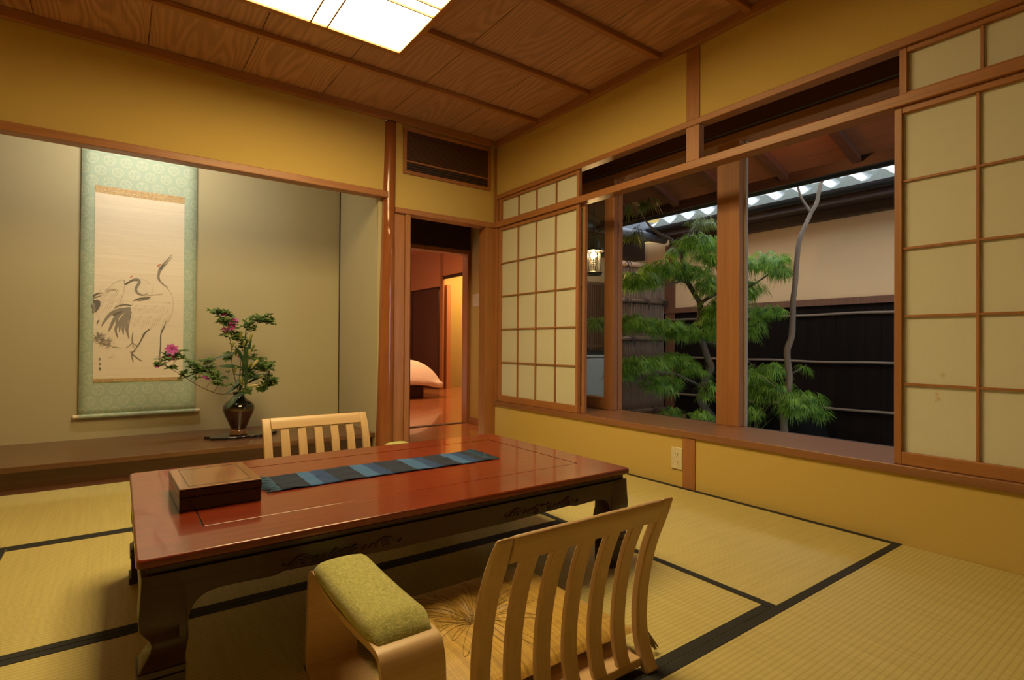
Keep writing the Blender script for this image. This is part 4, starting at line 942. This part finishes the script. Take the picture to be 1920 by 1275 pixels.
for k in range(int((ztop-.26)/.03)+1):
    zc_ = .275+k*.03; ang_ = k % 2
    m.tube([(.008*math.cos(b_)*(1-ang_), .008*math.cos(b_)*ang_, zc_+.018*math.sin(b_)) for b_ in [2*PI*q/8 for q in range(9)]], .002, 4)
m.build('chain', M['blackmat'], t)

# trees
def leaf_cloud(m, c_, rx, rz_, cnt, r_, size=.085, dirx=0):
    for q in range(int(cnt*.8)):
        while True:
            o_ = rv(r_)
            if o_.length < 1: break
        p = c_+Vector((o_.x*rx, o_.y*rx*.8, o_.z*rz_ + .25*rz_*(1-o_.x*o_.x)))
        d = Vector((o_.x*1.1+dirx, o_.y*1.1, -.55))+rv(r_)*.55; d.normalize()
        sd = d.cross(Vector((0, 0, 1))).normalized(); nn = sd.cross(d)
        L = size*r_.uniform(.6, 1.15)
        for k in range(7):
            an = (k-3)*.33+r_.uniform(-.08, .08); dd = d*math.cos(an)+sd*math.sin(an)-Vector((0, 0, .16*abs(k-3))); l_ = L*(1-.13*abs(k-3)); w = l_*.042
            s2 = dd.cross(nn).normalized()*w
            m.add([p, p+dd*l_*.45-s2-Vector((0, 0, .04*l_)), p+dd*l_-Vector((0, 0, .34*l_)), p+dd*l_*.45+s2-Vector((0, 0, .04*l_))], [(0, 1, 2, 3)])
def tree(name, label, base, trunkpx, branches, pads, rad0, rad1, bark, seed):
    r_ = random.Random(seed); t = T(empty(name, base), label, 'tree')
    b0 = Vector(base); P = [b0]+[atd(*p) for p in trunkpx]; sp = [Vector(q)-b0 for q in spline([tuple(p) for p in P], 6)]; n = len(sp)
    m = MB(); m.tube(sp, [(rad0+(rad1-rad0)*(i/(n-1)))*(1+.10*mnoise.noise(Vector((i*.35, seed, 0)))) for i in range(n)], 10); m.build('trunk', M[bark], t, smooth=True)
    for br in branches:
        w0, w1, pts = br; sp2 = [Vector(q)-b0 for q in spline([tuple(atd(*p)) for p in pts], 5)]; n = len(sp2)
        m = MB(); m.tube(sp2, [w0+(w1-w0)*i/(n-1) for i in range(n)], 7); m.build('branch', M[bark], t, smooth=True)
    for (x, y, dp, rx, rz_, cnt, mt) in pads:
        m = MB(); c_ = atd(x, y, dp)-b0; leaf_cloud(m, c_, rx*dp/1010, rz_*dp/1010, cnt, r_, .112 if mt == 'maple' else .10); m.build('foliage', M[mt], t)
    return t
D1 = 4.75
bp = atd(1342, 812, D1); bp.z = -.165
tree('maple_tree', 'feathery green laceleaf maple tree with a crooked trunk behind the window glass', bp,
     [(1337, 791, D1), (1325, 770, D1), (1315, 750, D1), (1318, 729, D1), (1323, 707, D1), (1333, 690, D1), (1326, 670, D1), (1320, 650, D1), (1314, 632, D1), (1312, 600, D1), (1312, 570, D1), (1305, 556, D1), (1289, 528, D1), (1284, 510, D1), (1278, 484, D1), (1275, 472, D1), (1270, 463, D1), (1258, 449, D1), (1237, 438, D1-.05), (1224, 429, D1-.1), (1210, 413, D1-.15), (1200, 395, D1-.25)],
     [(.018, .006, [(1312, 570, D1), (1328, 559, D1-.1), (1352, 549, D1-.15), (1400, 540, D1-.2), (1440, 515, D1-.25)]), (.010, .004, [(1276, 472, D1), (1286, 464, D1), (1307, 456, D1-.1), (1320, 441, D1-.15)]), (.009, .004, [(1277, 474, D1), (1290, 471, D1+.1), (1314, 475, D1+.15)]),
      (.010, .003, [(1291, 532, D1), (1276, 528, D1-.1), (1250, 535, D1-.2), (1232, 526, D1-.25)]), (.009, .003, [(1276, 528, D1-.1), (1268, 522, D1-.1), (1260, 517, D1-.1)]), (.014, .004, [(1312, 723, D1), (1290, 712, D1-.1), (1262, 700, D1-.2), (1220, 698, D1-.3), (1180, 690, D1-.4)]), (.012, .004, [(1312, 610, D1), (1280, 615, D1-.1), (1220, 612, D1-.3), (1150, 602, D1-.5)]), (.012, .004, [(1316, 640, D1), (1360, 650, D1), (1420, 690, D1-.1)])],
     [(1310, 452, D1-.15, 48, 14, 170, 'maple'), (1335, 478, D1-.05, 38, 14, 120, 'maple'), (1275, 470, D1+.1, 24, 10, 50, 'maple'), (1250, 500, D1-.1, 60, 13, 200, 'maple'), (1200, 522, D1-.25, 48, 13, 170, 'maple'), (1300, 512, D1, 45, 12, 120, 'maple'), (1330, 535, D1-.15, 32, 14, 110, 'maple'), (1345, 570, D1-.1, 32, 13, 90, 'maple'),
      (1175, 600, D1-.45, 58, 12, 210, 'maple'), (1235, 608, D1-.25, 58, 12, 190, 'maple'), (1118, 600, D1-.55, 24, 7, 45, 'maple'), (1275, 618, D1-.1, 40, 13, 120, 'maple'), (1325, 615, D1+.05, 36, 22, 130, 'maple'), (1340, 590, D1-.1, 30, 14, 80, 'maple'),
      (1200, 680, D1-.35, 60, 14, 180, 'maple'), (1260, 672, D1-.05, 48, 12, 110, 'maple'), (1240, 715, D1-.2, 42, 14, 110, 'maple'), (1165, 695, D1-.4, 30, 10, 60, 'maple'), (1330, 730, D1-.1, 18, 20, 50, 'maple'), (1300, 690, D1, 34, 12, 60, 'maple'),
      (1430, 490, D1-.25, 54, 17, 170, 'maple'), (1405, 540, D1-.2, 34, 16, 90, 'maple'), (1430, 580, D1, 42, 12, 100, 'maple'), (1405, 610, D1, 32, 24, 100, 'maple'), (1470, 505, D1-.3, 22, 9, 40, 'maple'), (1415, 705, D1-.15, 36, 15, 110, 'maple'), (1425, 735, D1-.15, 34, 13, 90, 'maple'), (1440, 690, D1, 40, 12, 60, 'maple'),
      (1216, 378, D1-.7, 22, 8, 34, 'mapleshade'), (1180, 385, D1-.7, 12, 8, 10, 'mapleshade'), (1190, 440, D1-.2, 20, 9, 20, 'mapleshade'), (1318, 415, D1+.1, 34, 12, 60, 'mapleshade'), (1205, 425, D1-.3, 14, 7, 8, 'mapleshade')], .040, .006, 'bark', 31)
D2 = 4.35
bp = atd(1472, 835, D2); bp.z = -.165
tree('slender_tree', 'slender bare-trunked young tree forking near the eave in front of the plaster wall', bp,
     [(1471, 811, D2), (1469, 783, D2), (1476, 747, D2), (1480, 710, D2), (1478, 690, D2), (1476, 657, D2), (1484, 632, D2), (1486, 601, D2), (1487, 564, D2), (1489, 548, D2), (1492, 517, D2), (1495, 478, D2), (1499, 449, D2), (1509, 425, D2), (1521, 399, D2), (1531, 381, D2), (1536, 357, D2), (1540, 341, D2), (1552, 322, D2)],
     [(.012, .007, [(1521, 399, D2), (1512, 386, D2), (1503, 372, D2), (1498, 358, D2), (1493, 340, D2)]), (.006, .003, [(1475, 745, D2), (1450, 722, D2), (1425, 705, D2)]), (.005, .002, [(1486, 700, D2), (1500, 692, D2), (1512, 684, D2)])],
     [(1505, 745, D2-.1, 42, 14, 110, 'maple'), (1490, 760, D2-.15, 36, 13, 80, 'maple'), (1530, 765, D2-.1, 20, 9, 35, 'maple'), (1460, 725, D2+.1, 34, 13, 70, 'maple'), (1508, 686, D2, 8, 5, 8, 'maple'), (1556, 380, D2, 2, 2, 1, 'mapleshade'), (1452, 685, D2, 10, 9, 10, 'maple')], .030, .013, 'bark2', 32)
# low fern clumps at the foot of the maple
for i, (x, y, dp, rx, cnt, lab) in enumerate(((1258, 775, 4.85, 24, 70, 'low feathery fern clump between the bamboo fence and the maple trunk'), (1315, 780, 4.2, 24, 80, 'low feathery fern clump in front of the maple trunk foot'), (1410, 770, 4.4, 26, 70, 'low dark fern clump right of the window post'))):
    p = atd(x, y, dp); t = T(empty('fern', (p.x, p.y, -.162)), lab, 'fern', 'ferns in the garden'); m = MB(); r_ = random.Random(50+i)
    for k in range(26):
        an = r_.uniform(0, 2*PI); hh = (p.z+.16)*r_.uniform(.85, 1.12); rr_ = r_.uniform(.05, .2)
        m.tube([(0, 0, 0), (rr_*.35*math.cos(an), rr_*.35*math.sin(an), hh*.7), (rr_*math.cos(an), rr_*math.sin(an), hh)], [.004, .003, .001], 4)
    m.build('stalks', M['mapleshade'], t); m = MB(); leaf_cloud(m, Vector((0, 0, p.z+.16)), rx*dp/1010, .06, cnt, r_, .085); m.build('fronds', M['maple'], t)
t = T(empty('garden_boulder', (4.35, 1.72, -.17)), 'dark rounded boulder behind the slender tree trunk', 'boulder')
p = atd(1485, 790, 4.75); t.location = (p.x, p.y, -.165)
m = MB(); hb = p.z+.33; m.grid(28, 16, lambda u, v: ((lambda d: (d.x*.36, d.y*.30, max(0, d.z)*hb))(Vector((math.cos(2*PI*u)*math.sin(PI/2*(1-v)+.001), math.sin(2*PI*u)*math.sin(PI/2*(1-v)+.001), math.sin(PI/2*v)))*(1+.12*mnoise.noise(Vector((math.cos(2*PI*u)*1.5, math.sin(2*PI*u)*1.5, v*2)))))))
M['stone'] = flat('dark_stone', (.006, .006, .005), .95); M['stone'].node_tree.nodes['Principled BSDF'].inputs['Specular IOR Level'].default_value = .08
m.build('stone', M['stone'], t, smooth=True)

# ------------------------------------------------------------------ lights that the place has
def area(name, loc, rot, sx, sy, c_, p_, spread=None):
    l = bpy.data.lights.new(name, 'AREA'); l.shape = 'RECTANGLE'; l.size = sx; l.size_y = sy; l.color = c_; l.energy = p_
    if spread: l.spread = spread
    o = bpy.data.objects.new(name, l); COL.objects.link(o); o.location = loc; o.rotation_euler = rot; return o
# alcove strip lamp, hidden behind the beam
t = T(empty('ceiling_strip_lamp', (.25, 3.80, 2.346)), 'slim strip lamp fixed behind the alcove beam', 'lamp')
boxes((-.30, .30, -.025, .025, -.012, .014)).build('lamp_housing', M['ivory'], t, bevel=.003)
area('alcove_lamp_light', (.14, 3.84, 2.325), (math.radians(34), 0, 0), .5, .04, (1.0, .91, .80), 11.5)
area('bedroom_light', (2.6, 6.6, 2.38), (0, 0, 0), .8, .8, (1.0, .52, .24), 62)
area('bedroom_alcove_light', (5.1, 7.7, 2.35), (0, 0, 0), .4, .4, (1.0, .66, .30), 42)
area('eave_lamp_light', (2.97, 1.75, 2.13), (0, math.radians(-98), 0), .05, .14, (1.0, .34, .11), 3.2)
w = bpy.data.worlds.new('World'); SC.world = w; w.use_nodes = True
bg = w.node_tree.nodes['Background']; bg.inputs[0].default_value = (.82, .90, 1.0, 1); bg.inputs[1].default_value = 2.9

# ------------------------------------------------------------------ camera and view
cam = bpy.data.cameras.new('camera'); cam.sensor_width = 36; cam.lens = 36*FPX/1920; cam.clip_start = .02
co = bpy.data.objects.new('camera', cam); COL.objects.link(co)
b_ = -W_; mat_ = Matrix(((R_.x, U_.x, b_.x, CAMP.x), (R_.y, U_.y, b_.y, CAMP.y), (R_.z, U_.z, b_.z, CAMP.z), (0, 0, 0, 1))); co.matrix_world = mat_
SC.camera = co
vs = SC.view_settings; vs.view_transform = 'Standard'; vs.look = 'None'; vs.gamma = 1; vs.use_curve_mapping = False; vs.exposure = 0.0
cy = SC.cycles; cy.use_denoising = True; cy.max_bounces = 10; cy.diffuse_bounces = 5; cy.glossy_bounces = 5; cy.transparent_max_bounces = 16; cy.sample_clamp_indirect = 6
